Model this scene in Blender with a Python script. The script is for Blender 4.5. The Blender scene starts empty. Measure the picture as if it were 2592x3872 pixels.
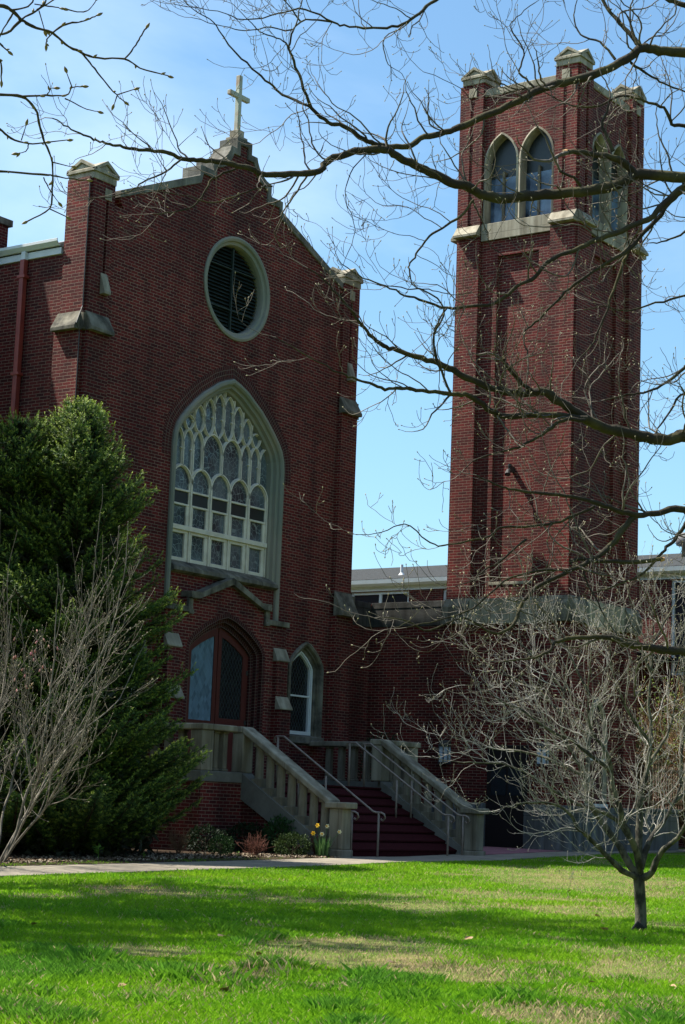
import bpy, bmesh, math, random
import numpy as np
from mathutils import Vector, Matrix
from mathutils.geometry import tessellate_polygon

scene = bpy.context.scene
C = scene.collection
RAD = math.radians

# ------------------------------------------------------------------ camera
PW, PH, FPX = 2592.0, 3872.0, 7300.5
YAW, PITCH, ROLL = 0.9516002, 0.1532609, 0.0379314
EYE = np.array([0.0, 0.0, 0.906])
def _axes():
    f = np.array([math.sin(YAW)*math.cos(PITCH), math.cos(YAW)*math.cos(PITCH), math.sin(PITCH)])
    r = np.cross(f, [0, 0, 1]); r /= np.linalg.norm(r)
    u = np.cross(r, f)
    c, s = math.cos(ROLL), math.sin(ROLL)
    return c*r + s*u, -s*r + c*u, f
RIGHT, UP, FWD = _axes()
cd = bpy.data.cameras.new('camera'); cam = bpy.data.objects.new('camera', cd); C.objects.link(cam)
m = Matrix.Identity(4)
for i in range(3):
    m[i][0], m[i][1], m[i][2], m[i][3] = RIGHT[i], UP[i], -FWD[i], EYE[i]
cam.matrix_world = m
cd.sensor_fit = 'VERTICAL'; cd.sensor_height = 24.0; cd.lens = FPX/PH*24.0
cd.clip_start = 0.1; cd.clip_end = 3000
scene.camera = cam

# ------------------------------------------------------------------ light
SUN = np.array([-0.316, 0.949, 1.476]); SUN /= np.linalg.norm(SUN)
w = bpy.data.worlds.new('World'); scene.world = w; w.use_nodes = True
nt = w.node_tree; nt.nodes.clear()
out = nt.nodes.new('ShaderNodeOutputWorld'); bg = nt.nodes.new('ShaderNodeBackground')
sky = nt.nodes.new('ShaderNodeTexSky'); sky.sky_type = 'NISHITA'; sky.sun_disc = False
sky.sun_elevation = math.asin(SUN[2]); sky.sun_rotation = math.atan2(SUN[0], SUN[1])
sky.air_density = 1.0; sky.dust_density = 1.2; sky.ozone_density = 1.0
SKY_STRENGTH = 0.10
bg.inputs['Strength'].default_value = SKY_STRENGTH
tc = nt.nodes.new('ShaderNodeTexCoord'); mp = nt.nodes.new('ShaderNodeMapping')
mp.inputs['Scale'].default_value = (1.2, 1.2, 3.4); mp.inputs['Rotation'].default_value = (0.15, 0.1, 0.3)
nz = nt.nodes.new('ShaderNodeTexNoise'); nz.inputs['Scale'].default_value = 1.7; nz.inputs['Detail'].default_value = 7; nz.inputs['Roughness'].default_value = 0.55; nz.inputs['Distortion'].default_value = 0.5
cr = nt.nodes.new('ShaderNodeValToRGB'); cr.color_ramp.elements[0].position = 0.47; cr.color_ramp.elements[1].position = 0.80
cr.color_ramp.elements[1].color = (0.33, 0.33, 0.33, 1)
mx = nt.nodes.new('ShaderNodeMixRGB'); mx.inputs['Color2'].default_value = (9.5, 10.2, 10.8, 1)
L = nt.links.new
L(tc.outputs['Generated'], mp.inputs['Vector']); L(mp.outputs['Vector'], nz.inputs['Vector']); L(nz.outputs['Fac'], cr.inputs['Fac'])
L(cr.outputs['Color'], mx.inputs['Fac']); tn = nt.nodes.new('ShaderNodeMixRGB'); tn.blend_type = 'MULTIPLY'; tn.inputs['Fac'].default_value = 1; tn.inputs['Color2'].default_value = (0.76, 1.0, 1.06, 1)
L(sky.outputs['Color'], tn.inputs['Color1']); L(tn.outputs['Color'], mx.inputs['Color1']); L(mx.outputs['Color'], bg.inputs['Color']); L(bg.outputs['Background'], out.inputs['Surface'])
sd = bpy.data.lights.new('sun', 'SUN'); sun = bpy.data.objects.new('sun', sd); C.objects.link(sun)
sd.energy = 5.0; sd.angle = RAD(0.53); sd.color = (1.0, 0.95, 0.86)
sun.rotation_euler = Vector(SUN).to_track_quat('Z', 'Y').to_euler(); sun.location = (0, 40, 60)
vs = scene.view_settings; vs.view_transform = 'Standard'; vs.look = 'None'; vs.gamma = 1.0; vs.exposure = 1.0; vs.use_curve_mapping = False
scene.display_settings.display_device = 'sRGB'
scene.cycles.max_bounces = 6; scene.cycles.caustics_reflective = False; scene.cycles.caustics_refractive = False

# ------------------------------------------------------------------ helpers
def at(x, y, u):
    """point seen at (x, y) of the 1568 px wide photograph, u metres deep"""
    k = PW/1568.0
    v = RIGHT*(x*k-PW/2)/FPX - UP*(y*k-PH/2)/FPX + FWD
    return EYE + v*u
US = [-60, 0, 14, 26, 36, 39.5, 44, 50, 400]; ZS = [-.95, -.75, -.5, -.2, 0, 0, .15, .22, .22]
def gz(X, Y):
    return np.interp(.814*np.asarray(X, float)+.58*np.asarray(Y, float), US, ZS)

MATS = {}
def mat(name, col, rough=0.8, spec=0.3, var=0.0, col2=None, nscale=3.0, bump=0.0, bscale=40.0, coord='Object', metallic=0.0, stretch=(1, 1, 1), attr=None, detail=6, lo=0.35, hi=0.65, joints=None):
    M = bpy.data.materials.new(name); M.use_nodes = True; MATS[name] = M
    n = M.node_tree; b = n.nodes['Principled BSDF']; lk = n.links.new
    b.inputs['Roughness'].default_value = rough; b.inputs['Specular IOR Level'].default_value = spec; b.inputs['Metallic'].default_value = metallic
    c4 = lambda c: (c[0], c[1], c[2], 1)
    b.inputs['Base Color'].default_value = c4(col)
    t = n.nodes.new('ShaderNodeTexCoord'); mpn = n.nodes.new('ShaderNodeMapping'); mpn.inputs['Scale'].default_value = stretch
    lk(t.outputs[coord], mpn.inputs['Vector'])
    src = None
    if col2 is not None:
        nz = n.nodes.new('ShaderNodeTexNoise'); nz.inputs['Scale'].default_value = nscale; nz.inputs['Detail'].default_value = detail; nz.inputs['Roughness'].default_value = 0.62
        lk(mpn.outputs['Vector'], nz.inputs['Vector'])
        r = n.nodes.new('ShaderNodeValToRGB'); r.color_ramp.elements[0].position = lo; r.color_ramp.elements[1].position = hi
        r.color_ramp.elements[0].color = c4(col); r.color_ramp.elements[1].color = c4(col2)
        lk(nz.outputs['Fac'], r.inputs['Fac']); src = r.outputs['Color']
    if attr:
        a = n.nodes.new('ShaderNodeAttribute'); a.attribute_name = attr
        if src is None: src = a.outputs['Color']
        else:
            mm = n.nodes.new('ShaderNodeMixRGB'); mm.blend_type = 'MULTIPLY'; mm.inputs['Fac'].default_value = 1
            lk(src, mm.inputs['Color1']); lk(a.outputs['Color'], mm.inputs['Color2']); src = mm.outputs['Color']
    if joints:
        mz = n.nodes.new('ShaderNodeMapping'); mz.inputs['Scale'].default_value = (5, 5, .55); lk(t.outputs['Object'], mz.inputs['Vector'])
        ns = n.nodes.new('ShaderNodeTexNoise'); ns.inputs['Scale'].default_value = 1.0; ns.inputs['Detail'].default_value = 7; lk(mz.outputs['Vector'], ns.inputs['Vector'])
        rs = n.nodes.new('ShaderNodeValToRGB'); rs.color_ramp.elements[0].position = .36; rs.color_ramp.elements[1].position = .66
        rs.color_ramp.elements[0].color = (.58, .55, .50, 1); rs.color_ramp.elements[1].color = (1.08, 1.07, 1.05, 1); lk(ns.outputs['Fac'], rs.inputs['Fac'])
        bj = n.nodes.new('ShaderNodeTexBrick'); bj.offset = .5; bj.inputs['Scale'].default_value = 1; bj.inputs['Brick Width'].default_value = joints[0]; bj.inputs['Row Height'].default_value = joints[1]; bj.inputs['Mortar Size'].default_value = .006; bj.inputs['Mortar Smooth'].default_value = .3
        bj.inputs['Color1'].default_value = (1, 1, 1, 1); bj.inputs['Color2'].default_value = (.86, .86, .87, 1); bj.inputs['Mortar'].default_value = (.42, .42, .40, 1); lk(t.outputs['UV'], bj.inputs['Vector'])
        for q in (rs.outputs['Color'], bj.outputs['Color']):
            mj = n.nodes.new('ShaderNodeMixRGB'); mj.blend_type = 'MULTIPLY'; mj.inputs['Fac'].default_value = 1; lk(src, mj.inputs['Color1']); lk(q, mj.inputs['Color2']); src = mj.outputs['Color']
    if src is not None: lk(src, b.inputs['Base Color'])
    if bump:
        nb = n.nodes.new('ShaderNodeTexNoise'); nb.inputs['Scale'].default_value = bscale; nb.inputs['Detail'].default_value = 5
        lk(mpn.outputs['Vector'], nb.inputs['Vector'])
        bm_ = n.nodes.new('ShaderNodeBump'); bm_.inputs['Strength'].default_value = 0.6; bm_.inputs['Distance'].default_value = bump
        lk(nb.outputs['Fac'], bm_.inputs['Height']); lk(bm_.outputs['Normal'], b.inputs['Normal'])
    return M

def brick_mat(name, c1, c2, mortar, bw=0.213, rh=0.0673, ms=0.0052, offset=0.5):
    M = bpy.data.materials.new(name); M.use_nodes = True; MATS[name] = M
    n = M.node_tree; b = n.nodes['Principled BSDF']; lk = n.links.new
    b.inputs['Roughness'].default_value = 0.85; b.inputs['Specular IOR Level'].default_value = 0.25
    t = n.nodes.new('ShaderNodeTexCoord')
    # slight waviness so that joints are not ruler straight
    wn = n.nodes.new('ShaderNodeTexNoise'); wn.inputs['Scale'].default_value = 2.1; wn.inputs['Detail'].default_value = 4
    lk(t.outputs['UV'], wn.inputs['Vector'])
    va = n.nodes.new('ShaderNodeVectorMath'); va.operation = 'MULTIPLY_ADD'; va.inputs[1].default_value = (0.012, 0.008, 0)
    lk(wn.outputs['Color'], va.inputs[0]); lk(t.outputs['UV'], va.inputs[2])
    bt = n.nodes.new('ShaderNodeTexBrick'); bt.offset = offset; bt.inputs['Scale'].default_value = 1.0
    bt.inputs['Brick Width'].default_value = bw; bt.inputs['Row Height'].default_value = rh; bt.inputs['Mortar Size'].default_value = ms; bt.inputs['Mortar Smooth'].default_value = 0.25; bt.inputs['Bias'].default_value = -0.1
    bt.inputs['Color1'].default_value = (*c1, 1); bt.inputs['Color2'].default_value = (*c2, 1); bt.inputs['Mortar'].default_value = (*mortar, 1)
    lk(va.outputs['Vector'], bt.inputs['Vector'])
    # large scale weathering
    n1 = n.nodes.new('ShaderNodeTexNoise'); n1.inputs['Scale'].default_value = 0.55; n1.inputs['Detail'].default_value = 8; n1.inputs['Roughness'].default_value = 0.65
    lk(t.outputs['UV'], n1.inputs['Vector'])
    r1 = n.nodes.new('ShaderNodeValToRGB'); r1.color_ramp.elements[0].position = 0.3; r1.color_ramp.elements[1].position = 0.72
    r1.color_ramp.elements[0].color = (0.70, 0.68, 0.70, 1); r1.color_ramp.elements[1].color = (1.22, 1.16, 1.12, 1)
    lk(n1.outputs['Fac'], r1.inputs['Fac'])
    m1 = n.nodes.new('ShaderNodeMixRGB'); m1.blend_type = 'MULTIPLY'; m1.inputs['Fac'].default_value = 1
    lk(bt.outputs['Color'], m1.inputs['Color1']); lk(r1.outputs['Color'], m1.inputs['Color2'])
    # grain
    n2 = n.nodes.new('ShaderNodeTexNoise'); n2.inputs['Scale'].default_value = 38; n2.inputs['Detail'].default_value = 5
    lk(t.outputs['UV'], n2.inputs['Vector'])
    r2 = n.nodes.new('ShaderNodeValToRGB'); r2.color_ramp.elements[0].position = 0.3; r2.color_ramp.elements[1].position = 0.7
    r2.color_ramp.elements[0].color = (0.72, 0.72, 0.74, 1); r2.color_ramp.elements[1].color = (1.2, 1.2, 1.2, 1)
    lk(n2.outputs['Fac'], r2.inputs['Fac'])
    m2 = n.nodes.new('ShaderNodeMixRGB'); m2.blend_type = 'MULTIPLY'; m2.inputs['Fac'].default_value = 1
    lk(m1.outputs['Color'], m2.inputs['Color1']); lk(r2.outputs['Color'], m2.inputs['Color2'])
    n4 = n.nodes.new('ShaderNodeTexNoise'); n4.inputs['Scale'].default_value = 0.8; n4.inputs['Detail'].default_value = 9; n4.inputs['Roughness'].default_value = 0.75
    lk(t.outputs['UV'], n4.inputs['Vector'])
    r4 = n.nodes.new('ShaderNodeValToRGB'); r4.color_ramp.elements[0].position = 0.60; r4.color_ramp.elements[1].position = 0.78
    r4.color_ramp.elements[0].color = (0, 0, 0, 1); r4.color_ramp.elements[1].color = (.42, .42, .42, 1); lk(n4.outputs['Fac'], r4.inputs['Fac'])
    m4 = n.nodes.new('ShaderNodeMixRGB'); m4.inputs['Color2'].default_value = (.19, .135, .105, 1); lk(r4.outputs['Color'], m4.inputs['Fac']); lk(m2.outputs['Color'], m4.inputs['Color1'])
    n5 = n.nodes.new('ShaderNodeTexNoise'); n5.inputs['Scale'].default_value = 1.0; n5.inputs['Detail'].default_value = 6
    mp5 = n.nodes.new('ShaderNodeMapping'); mp5.inputs['Scale'].default_value = (1.6, .16, 1); lk(t.outputs['UV'], mp5.inputs['Vector']); lk(mp5.outputs['Vector'], n5.inputs['Vector'])
    r5 = n.nodes.new('ShaderNodeValToRGB'); r5.color_ramp.elements[0].position = 0.42; r5.color_ramp.elements[1].position = 0.64
    r5.color_ramp.elements[0].color = (1.08, 1.08, 1.08, 1); r5.color_ramp.elements[1].color = (.66, .66, .68, 1); lk(n5.outputs['Fac'], r5.inputs['Fac'])
    m5 = n.nodes.new('ShaderNodeMixRGB'); m5.blend_type = 'MULTIPLY'; m5.inputs['Fac'].default_value = 1; lk(m4.outputs['Color'], m5.inputs['Color1']); lk(r5.outputs['Color'], m5.inputs['Color2'])
    lk(m5.outputs['Color'], b.inputs['Base Color'])
    iv = n.nodes.new('ShaderNodeMath'); iv.operation = 'SUBTRACT'; iv.inputs[0].default_value = 1; lk(bt.outputs['Fac'], iv.inputs[1])
    ad = n.nodes.new('ShaderNodeMath'); ad.operation = 'MULTIPLY_ADD'; ad.inputs[1].default_value = 0.25; lk(n2.outputs['Fac'], ad.inputs[0]); lk(iv.outputs[0], ad.inputs[2])
    bp = n.nodes.new('ShaderNodeBump'); bp.inputs['Strength'].default_value = 0.7; bp.inputs['Distance'].default_value = 0.006
    lk(ad.outputs[0], bp.inputs['Height']); lk(bp.outputs['Normal'], b.inputs['Normal'])
    return M

def glass_mat(name, col, lead=None, leadw=0.006, cell=0.09, rough=0.08, diag=True, ior=1.5, wav=0.002, wscale=5.0, spec=0.5, blotch=None):
    """dark reflective window glass, with lead lines when asked for"""
    M = bpy.data.materials.new(name); M.use_nodes = True; MATS[name] = M
    n = M.node_tree; b = n.nodes['Principled BSDF']; lk = n.links.new
    b.inputs['Base Color'].default_value = (*col, 1); b.inputs['Roughness'].default_value = rough; b.inputs['IOR'].default_value = ior; b.inputs['Specular IOR Level'].default_value = spec
    t = n.nodes.new('ShaderNodeTexCoord')
    nb = n.nodes.new('ShaderNodeTexNoise'); nb.inputs['Scale'].default_value = wscale; nb.inputs['Detail'].default_value = 2; lk(t.outputs['UV'], nb.inputs['Vector'])
    h = nb.outputs['Fac']
    csrc = None
    if blotch is not None:
        n3 = n.nodes.new('ShaderNodeTexNoise'); n3.inputs['Scale'].default_value = 1.1; n3.inputs['Detail'].default_value = 6; lk(t.outputs['UV'], n3.inputs['Vector'])
        r3 = n.nodes.new('ShaderNodeValToRGB'); r3.color_ramp.elements[0].position = .4; r3.color_ramp.elements[1].position = .62
        r3.color_ramp.elements[0].color = (*col, 1); r3.color_ramp.elements[1].color = (*blotch, 1); lk(n3.outputs['Fac'], r3.inputs['Fac']); csrc = r3.outputs['Color']
    if lead is not None:
        mp_ = n.nodes.new('ShaderNodeMapping'); mp_.inputs['Rotation'].default_value = (0, 0, RAD(45) if diag else 0); mp_.inputs['Scale'].default_value = (1, 0.62 if diag else 1, 1)
        if diag:
            sc = n.nodes.new('ShaderNodeMapping'); sc.inputs['Scale'].default_value = (1.0, 0.6, 1.0); lk(t.outputs['UV'], sc.inputs['Vector']); lk(sc.outputs['Vector'], mp_.inputs['Vector']); mp_.inputs['Scale'].default_value = (1, 1, 1)
        else: lk(t.outputs['UV'], mp_.inputs['Vector'])
        bt = n.nodes.new('ShaderNodeTexBrick'); bt.offset = 0.0 if diag else 0.5; bt.inputs['Scale'].default_value = 1
        bt.inputs['Brick Width'].default_value = cell; bt.inputs['Row Height'].default_value = cell; bt.inputs['Mortar Size'].default_value = leadw; bt.inputs['Mortar Smooth'].default_value = 0.0
        bt.inputs['Color1'].default_value = (*col, 1); bt.inputs['Color2'].default_value = (col[0]*1.7+.004, col[1]*1.7+.004, col[2]*1.7+.004, 1); bt.inputs['Mortar'].default_value = (*lead, 1)
        lk(mp_.outputs['Vector'], bt.inputs['Vector'])
        facs = bt.outputs['Fac']
        if not diag:
            vo = n.nodes.new('ShaderNodeTexVoronoi'); vo.feature = 'DISTANCE_TO_EDGE'; vo.inputs['Scale'].default_value = 1/cell; lk(t.outputs['UV'], vo.inputs['Vector'])
            lt_ = n.nodes.new('ShaderNodeMath'); lt_.operation = 'LESS_THAN'; lt_.inputs[1].default_value = leadw/cell; lk(vo.outputs['Distance'], lt_.inputs[0]); facs = lt_.outputs[0]
        if csrc is None: csrc = bt.outputs['Color']
        else:
            mm = n.nodes.new('ShaderNodeMixRGB'); lk(facs, mm.inputs['Fac']); lk(csrc, mm.inputs['Color1']); mm.inputs['Color2'].default_value = (*lead, 1); csrc = mm.outputs['Color']
        # every quarry leans a little differently, so some of them glint
        wt = n.nodes.new('ShaderNodeTexWhiteNoise'); wt.noise_dimensions = '3D'
        sn = n.nodes.new('ShaderNodeVectorMath'); sn.operation = 'SNAP'; sn.inputs[1].default_value = (cell, cell, 1); lk(mp_.outputs['Vector'], sn.inputs[0]); lk(sn.outputs['Vector'], wt.inputs['Vector'])
        geo = n.nodes.new('ShaderNodeNewGeometry')
        s2 = n.nodes.new('ShaderNodeVectorMath'); s2.operation = 'SUBTRACT'; lk(wt.outputs['Color'], s2.inputs[0]); s2.inputs[1].default_value = (.5, .5, .5)
        m2 = n.nodes.new('ShaderNodeVectorMath'); m2.operation = 'MULTIPLY_ADD'; lk(s2.outputs['Vector'], m2.inputs[0]); m2.inputs[1].default_value = (.03, .03, .03); lk(geo.outputs['Normal'], m2.inputs[2])
        nn = n.nodes.new('ShaderNodeVectorMath'); nn.operation = 'NORMALIZE'; lk(m2.outputs['Vector'], nn.inputs[0])
    if csrc is not None: lk(csrc, b.inputs['Base Color'])
    bp = n.nodes.new('ShaderNodeBump'); bp.inputs['Strength'].default_value = 1.0; bp.inputs['Distance'].default_value = wav; lk(h, bp.inputs['Height'])
    if lead is not None: lk(nn.outputs['Vector'], bp.inputs['Normal'])
    lk(bp.outputs['Normal'], b.inputs['Normal'])
    return M

BRICK = brick_mat('brick', (0.156, 0.0180, 0.0145), (0.056, 0.0090, 0.0088), (0.28, 0.195, 0.140), ms=0.0060)
ROWLOCK = brick_mat('brick_arch', (0.085, 0.0135, 0.0125), (0.038, 0.0085, 0.0085), (0.19, 0.14, 0.105), bw=0.1, rh=0.07, ms=0.006, offset=0.0)
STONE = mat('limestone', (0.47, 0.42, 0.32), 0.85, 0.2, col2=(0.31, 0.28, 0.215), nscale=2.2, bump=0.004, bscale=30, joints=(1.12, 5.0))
COPING = mat('coping_stone', (0.27, 0.255, 0.21), 0.88, 0.2, col2=(0.13, 0.127, 0.115), nscale=2.6, bump=0.005, bscale=30, joints=(1.0, 9.0))
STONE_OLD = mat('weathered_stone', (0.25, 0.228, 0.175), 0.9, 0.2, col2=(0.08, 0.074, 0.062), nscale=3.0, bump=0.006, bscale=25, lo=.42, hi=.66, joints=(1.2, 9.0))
STONE_GREEN = mat('copper_stained_stone', (0.29, 0.262, 0.205), 0.85, 0.2, col2=(0.21, 0.222, 0.175), nscale=0.9, bump=0.004, bscale=30, stretch=(1, 1, .5), lo=.42, hi=.60)
TRACERY = mat('cream_stone', (0.78, 0.71, 0.58), 0.8, 0.2, col2=(0.63, 0.56, 0.45), nscale=4, bump=0.002, bscale=40)
STAIRST = mat('shaded_stair_stone', (0.37, 0.335, 0.26), 0.85, 0.2, col2=(0.21, 0.185, 0.14), nscale=2.6, bump=0.004, bscale=30, stretch=(1, 1, .35), lo=.38, hi=.68, joints=(1.3, 9.0))  # darker copy of the limestone: low-level shade in its colour, plus stains
BANDST = mat('shaded_band_stone', (0.085, 0.085, 0.078), 0.9, 0.2, col2=(0.042, 0.042, 0.04), nscale=2.6, bump=0.006, bscale=25, joints=(1.1, 9.0))  # deep shade of the link put into the stone colour
CONC = mat('concrete', (0.20, 0.19, 0.16), 0.9, 0.2, col2=(0.11, 0.105, 0.09), nscale=1.6, bump=0.004, bscale=30)
PLINTH = mat('plinth_stone', (0.20, 0.21, 0.215), 0.85, 0.2, col2=(0.12, 0.13, 0.135), nscale=2.5, bump=0.003, bscale=30, stretch=(1, 1, .6), joints=(1.25, .95))
WHITE = mat('white_paint', (0.74, 0.75, 0.74), 0.5, 0.4, col2=(0.64, 0.65, 0.63), nscale=2)
REDPIPE = mat('red_painted_metal', (0.34, 0.055, 0.035), 0.45, 0.5, col2=(0.24, 0.04, 0.03), nscale=5)
SHINGLE = mat('asphalt_shingle', (0.070, 0.070, 0.068), 0.95, 0.1, col2=(0.028, 0.030, 0.030), nscale=6, stretch=(6, 1, 6), bump=0.01, bscale=20)
WOODRED = mat('red_door_wood', (0.12, 0.020, 0.014), 0.45, 0.4, col2=(0.08, 0.013, 0.010), nscale=5, stretch=(8, 8, .7))
DARK = mat('dark_void', (0.012, 0.011, 0.011), 0.9, 0.1)
LOUVRE = mat('green_louvre', (0.034, 0.052, 0.044), 0.6, 0.3, col2=(0.018, 0.029, 0.025), nscale=4)
CARPET = mat('maroon_carpet', (0.050, 0.010, 0.012), 1.0, 0.05, col2=(0.032, 0.0075, 0.0085), nscale=14, bump=0.004, bscale=160)
METAL = mat('tan_metal', (0.30, 0.235, 0.19), 0.45, 0.5, col2=(0.2, 0.15, 0.12), nscale=8)
DARKMETAL = mat('dark_metal', (0.04, 0.038, 0.036), 0.5, 0.4)
CROSSMAT = mat('verdigris_cross', (0.42, 0.43, 0.34), 0.7, 0.3, col2=(0.33, 0.16, 0.07), nscale=2.2, stretch=(1, 1, .8), lo=.52, hi=.7)
GLASS_LEAD = glass_mat('leaded_glass', (0.035, 0.044, 0.052), (0.20, 0.24, 0.24), leadw=0.004, cell=0.12, rough=0.10, diag=False, blotch=(0.14, 0.165, 0.18))
GLASS_DIAM = glass_mat('diamond_leaded_glass', (0.010, 0.012, 0.012), (0.045, 0.055, 0.055), leadw=0.005, cell=0.075, rough=0.12)
GLASS_SKY = glass_mat('sky_tinted_glass', (0.10, 0.155, 0.20), (0.17, 0.24, 0.28), leadw=0.0028, cell=0.075, rough=0.08, ior=1.55, spec=0.5, wav=0.0004, wscale=2.0)  # pale sky reflection put into the glass colour
GLASS_PLAIN = glass_mat('window_glass', (0.02, 0.024, 0.03), rough=0.05, ior=1.6)
GLASS_TOWER = glass_mat('tower_glass', (0.012, 0.024, 0.045), rough=0.12, ior=1.5, wav=0.01, wscale=2.0, blotch=(0.15, 0.22, 0.31))  # blue of the mirrored sky mixed into the pane colour
GLASS_DIM = glass_mat('dim_glass', (0.022, 0.027, 0.025), rough=0.35, ior=1.45)
OPAL = mat('opal_glass', (0.50, 0.60, 0.68), 0.25, 0.5, col2=(0.36, 0.45, 0.55), nscale=9)

RL = {}          # world location of every root / part frame
def tag(o, label=None, cat=None, group=None, kind=None):
    if label: o['label'] = label
    if cat: o['category'] = cat
    if group: o['group'] = group
    if kind: o['kind'] = kind
    return o
def thing(name, loc, label, cat, group=None):
    o = bpy.data.objects.new(name, None); C.objects.link(o); o.location = loc; o.empty_display_size = 0.3
    RL[o.name] = np.array(loc, float)
    return tag(o, label, cat, group)

class MB:
    def __init__(s): s.v = []; s.f = []; s.uv = {}
    def add(s, vs, fs, uvs=None):
        o = len(s.v); s.v += [tuple(map(float, p)) for p in vs]
        for i, f in enumerate(fs):
            if uvs is not None: s.uv[len(s.f)] = uvs[i]
            s.f.append(tuple(o+j for j in f))
        return s
    def box(s, x0, x1, y0, y1, z0, z1):
        vs = [(x, y, z) for x in (x0, x1) for y in (y0, y1) for z in (z0, z1)]
        return s.add(vs, [(0, 1, 3, 2), (4, 6, 7, 5), (0, 4, 5, 1), (2, 3, 7, 6), (0, 2, 6, 4), (1, 5, 7, 3)])
    def prism(s, poly, axis, a0, a1):
        """closed polygon in the plane across `axis`, extruded a0..a1; poly: ('y': x,z) ('x': y,z) ('z': x,y)"""
        return s.plate(axis, poly, [], a0, a1)
    def plate(s, axis, outer, holes, a0, a1):
        def P(p, a):
            return (p[0], a, p[1]) if axis == 'y' else ((a, p[0], p[1]) if axis == 'x' else (p[0], p[1], a))
        loops = [list(outer)] + [list(h) for h in holes]
        tri = tessellate_polygon([[Vector((p[0], p[1], 0)) for p in l] for l in loops])
        flat = [p for l in loops for p in l]; n = len(flat)
        vs = [P(p, a0) for p in flat] + [P(p, a1) for p in flat]
        fs = [tuple(t) for t in tri] + [tuple(i+n for i in reversed(t)) for t in tri]
        o = 0
        for l in loops:
            k = len(l)
            for i in range(k):
                j = (i+1) % k; fs.append((o+i, o+j, n+o+j, n+o+i))
            o += k
        return s.add(vs, fs)
    def tube(s, pts, r, n=8, cap=True):
        pts = [np.array(p, float) for p in pts]
        rr = r if hasattr(r, '__len__') else [r]*len(pts)
        vs = []; fs = []
        for i, p in enumerate(pts):
            t = pts[min(i+1, len(pts)-1)]-pts[max(i-1, 0)]; t /= np.linalg.norm(t)+1e-9
            a = np.array([0, 0, 1.0]) if abs(t[2]) < .9 else np.array([1.0, 0, 0])
            u = np.cross(t, a); u /= np.linalg.norm(u); v = np.cross(t, u)
            for k in range(n):
                an = 2*math.pi*k/n; vs.append(p+rr[i]*(math.cos(an)*u+math.sin(an)*v))
        for i in range(len(pts)-1):
            for k in range(n):
                fs.append((i*n+k, i*n+(k+1) % n, (i+1)*n+(k+1) % n, (i+1)*n+k))
        if cap:
            fs.append(tuple(range(n))[::-1]); fs.append(tuple((len(pts)-1)*n+k for k in range(n)))
        return s.add(vs, fs)
    def lathe(s, prof, cx, cy, n=12):
        vs = []; fs = []
        for r, z in prof:
            for k in range(n):
                a = 2*math.pi*k/n; vs.append((cx+r*math.cos(a), cy+r*math.sin(a), z))
        for i in range(len(prof)-1):
            for k in range(n): fs.append((i*n+k, i*n+(k+1) % n, (i+1)*n+(k+1) % n, (i+1)*n+k))
        fs.append(tuple(range(n))[::-1]); fs.append(tuple((len(prof)-1)*n+k for k in range(n)))
        return s.add(vs, fs)
    def sweep(s, path, prof, axis, org, closed=False, depth0=0.0, sign=1, close_prof=False, uv=False):
        """profile (inset, depth) carried along a path of (u, z) in a wall plane. axis 'y': x = org+u, y = depth0+d; axis 'x': y = org-u, x = depth0+d"""
        n = len(path); P = [np.array(p, float) for p in path]; nv = []
        for i in range(n):
            a = P[i-1] if (i > 0 or closed) else P[i]; b = P[(i+1) % n] if (i < n-1 or closed) else P[i]
            d1 = P[i]-a; d2 = b-P[i]
            l1, l2 = np.linalg.norm(d1), np.linalg.norm(d2)
            if l1 < 1e-9: d1 = d2; l1 = l2
            if l2 < 1e-9: d2 = d1; l2 = l1
            d1 = d1/l1; d2 = d2/l2
            n1 = np.array([d1[1], -d1[0]]); n2 = np.array([d2[1], -d2[0]]); q = n1+n2; q /= np.linalg.norm(q)
            nv.append(q/max(.4, q@n1))
        vs = []; m_ = len(prof)
        for i in range(n):
            for o, d in prof:
                u, z = P[i]+nv[i]*o
                vs.append((org+u, depth0+d, z) if axis == 'y' else (depth0+d, org-u, z))
        fs = []; uvs = []
        L_ = [0]
        for i in range(1, n+1): L_.append(L_[-1]+np.linalg.norm(P[i % n]-P[i-1]))
        W_ = [0]
        for j in range(1, m_): W_.append(W_[-1]+math.dist(prof[j], prof[j-1]))
        for i in range(n if closed else n-1):
            i2 = (i+1) % n
            for j in range(m_ if close_prof else m_-1):
                j2 = (j+1) % m_
                fs.append((i*m_+j, i2*m_+j, i2*m_+j2, i*m_+j2))
                uvs.append([(W_[j], L_[i]), (W_[j], L_[i+1]), (W_[j2], L_[i+1]), (W_[j2], L_[i])])
        if not closed and close_prof:
            fs.append(tuple(range(m_))); uvs.append([(0, 0)]*m_); fs.append(tuple((n-1)*m_+j for j in range(m_))[::-1]); uvs.append([(0, 0)]*m_)
        return s.add(vs, fs, uvs if uv else None)
    def build(s, name, material, parent=None, bevel=0.0, smooth=False, segs=2):
        off = RL[parent.name] if parent is not None else np.zeros(3)
        if parent is None:
            lo = np.array(s.v).min(0); hi = np.array(s.v).max(0); off = np.array([(lo[0]+hi[0])/2, (lo[1]+hi[1])/2, lo[2]])
        V = np.array(s.v)
        me = bpy.data.meshes.new(name); me.from_pydata((V-off).tolist(), [], s.f)
        if not s.uv:
            b = bmesh.new(); b.from_mesh(me); bmesh.ops.recalc_face_normals(b, faces=b.faces); b.to_mesh(me); b.free()
        uvl = me.uv_layers.new(name='uv')
        data = np.zeros((len(me.loops), 2), np.float32)
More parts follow.
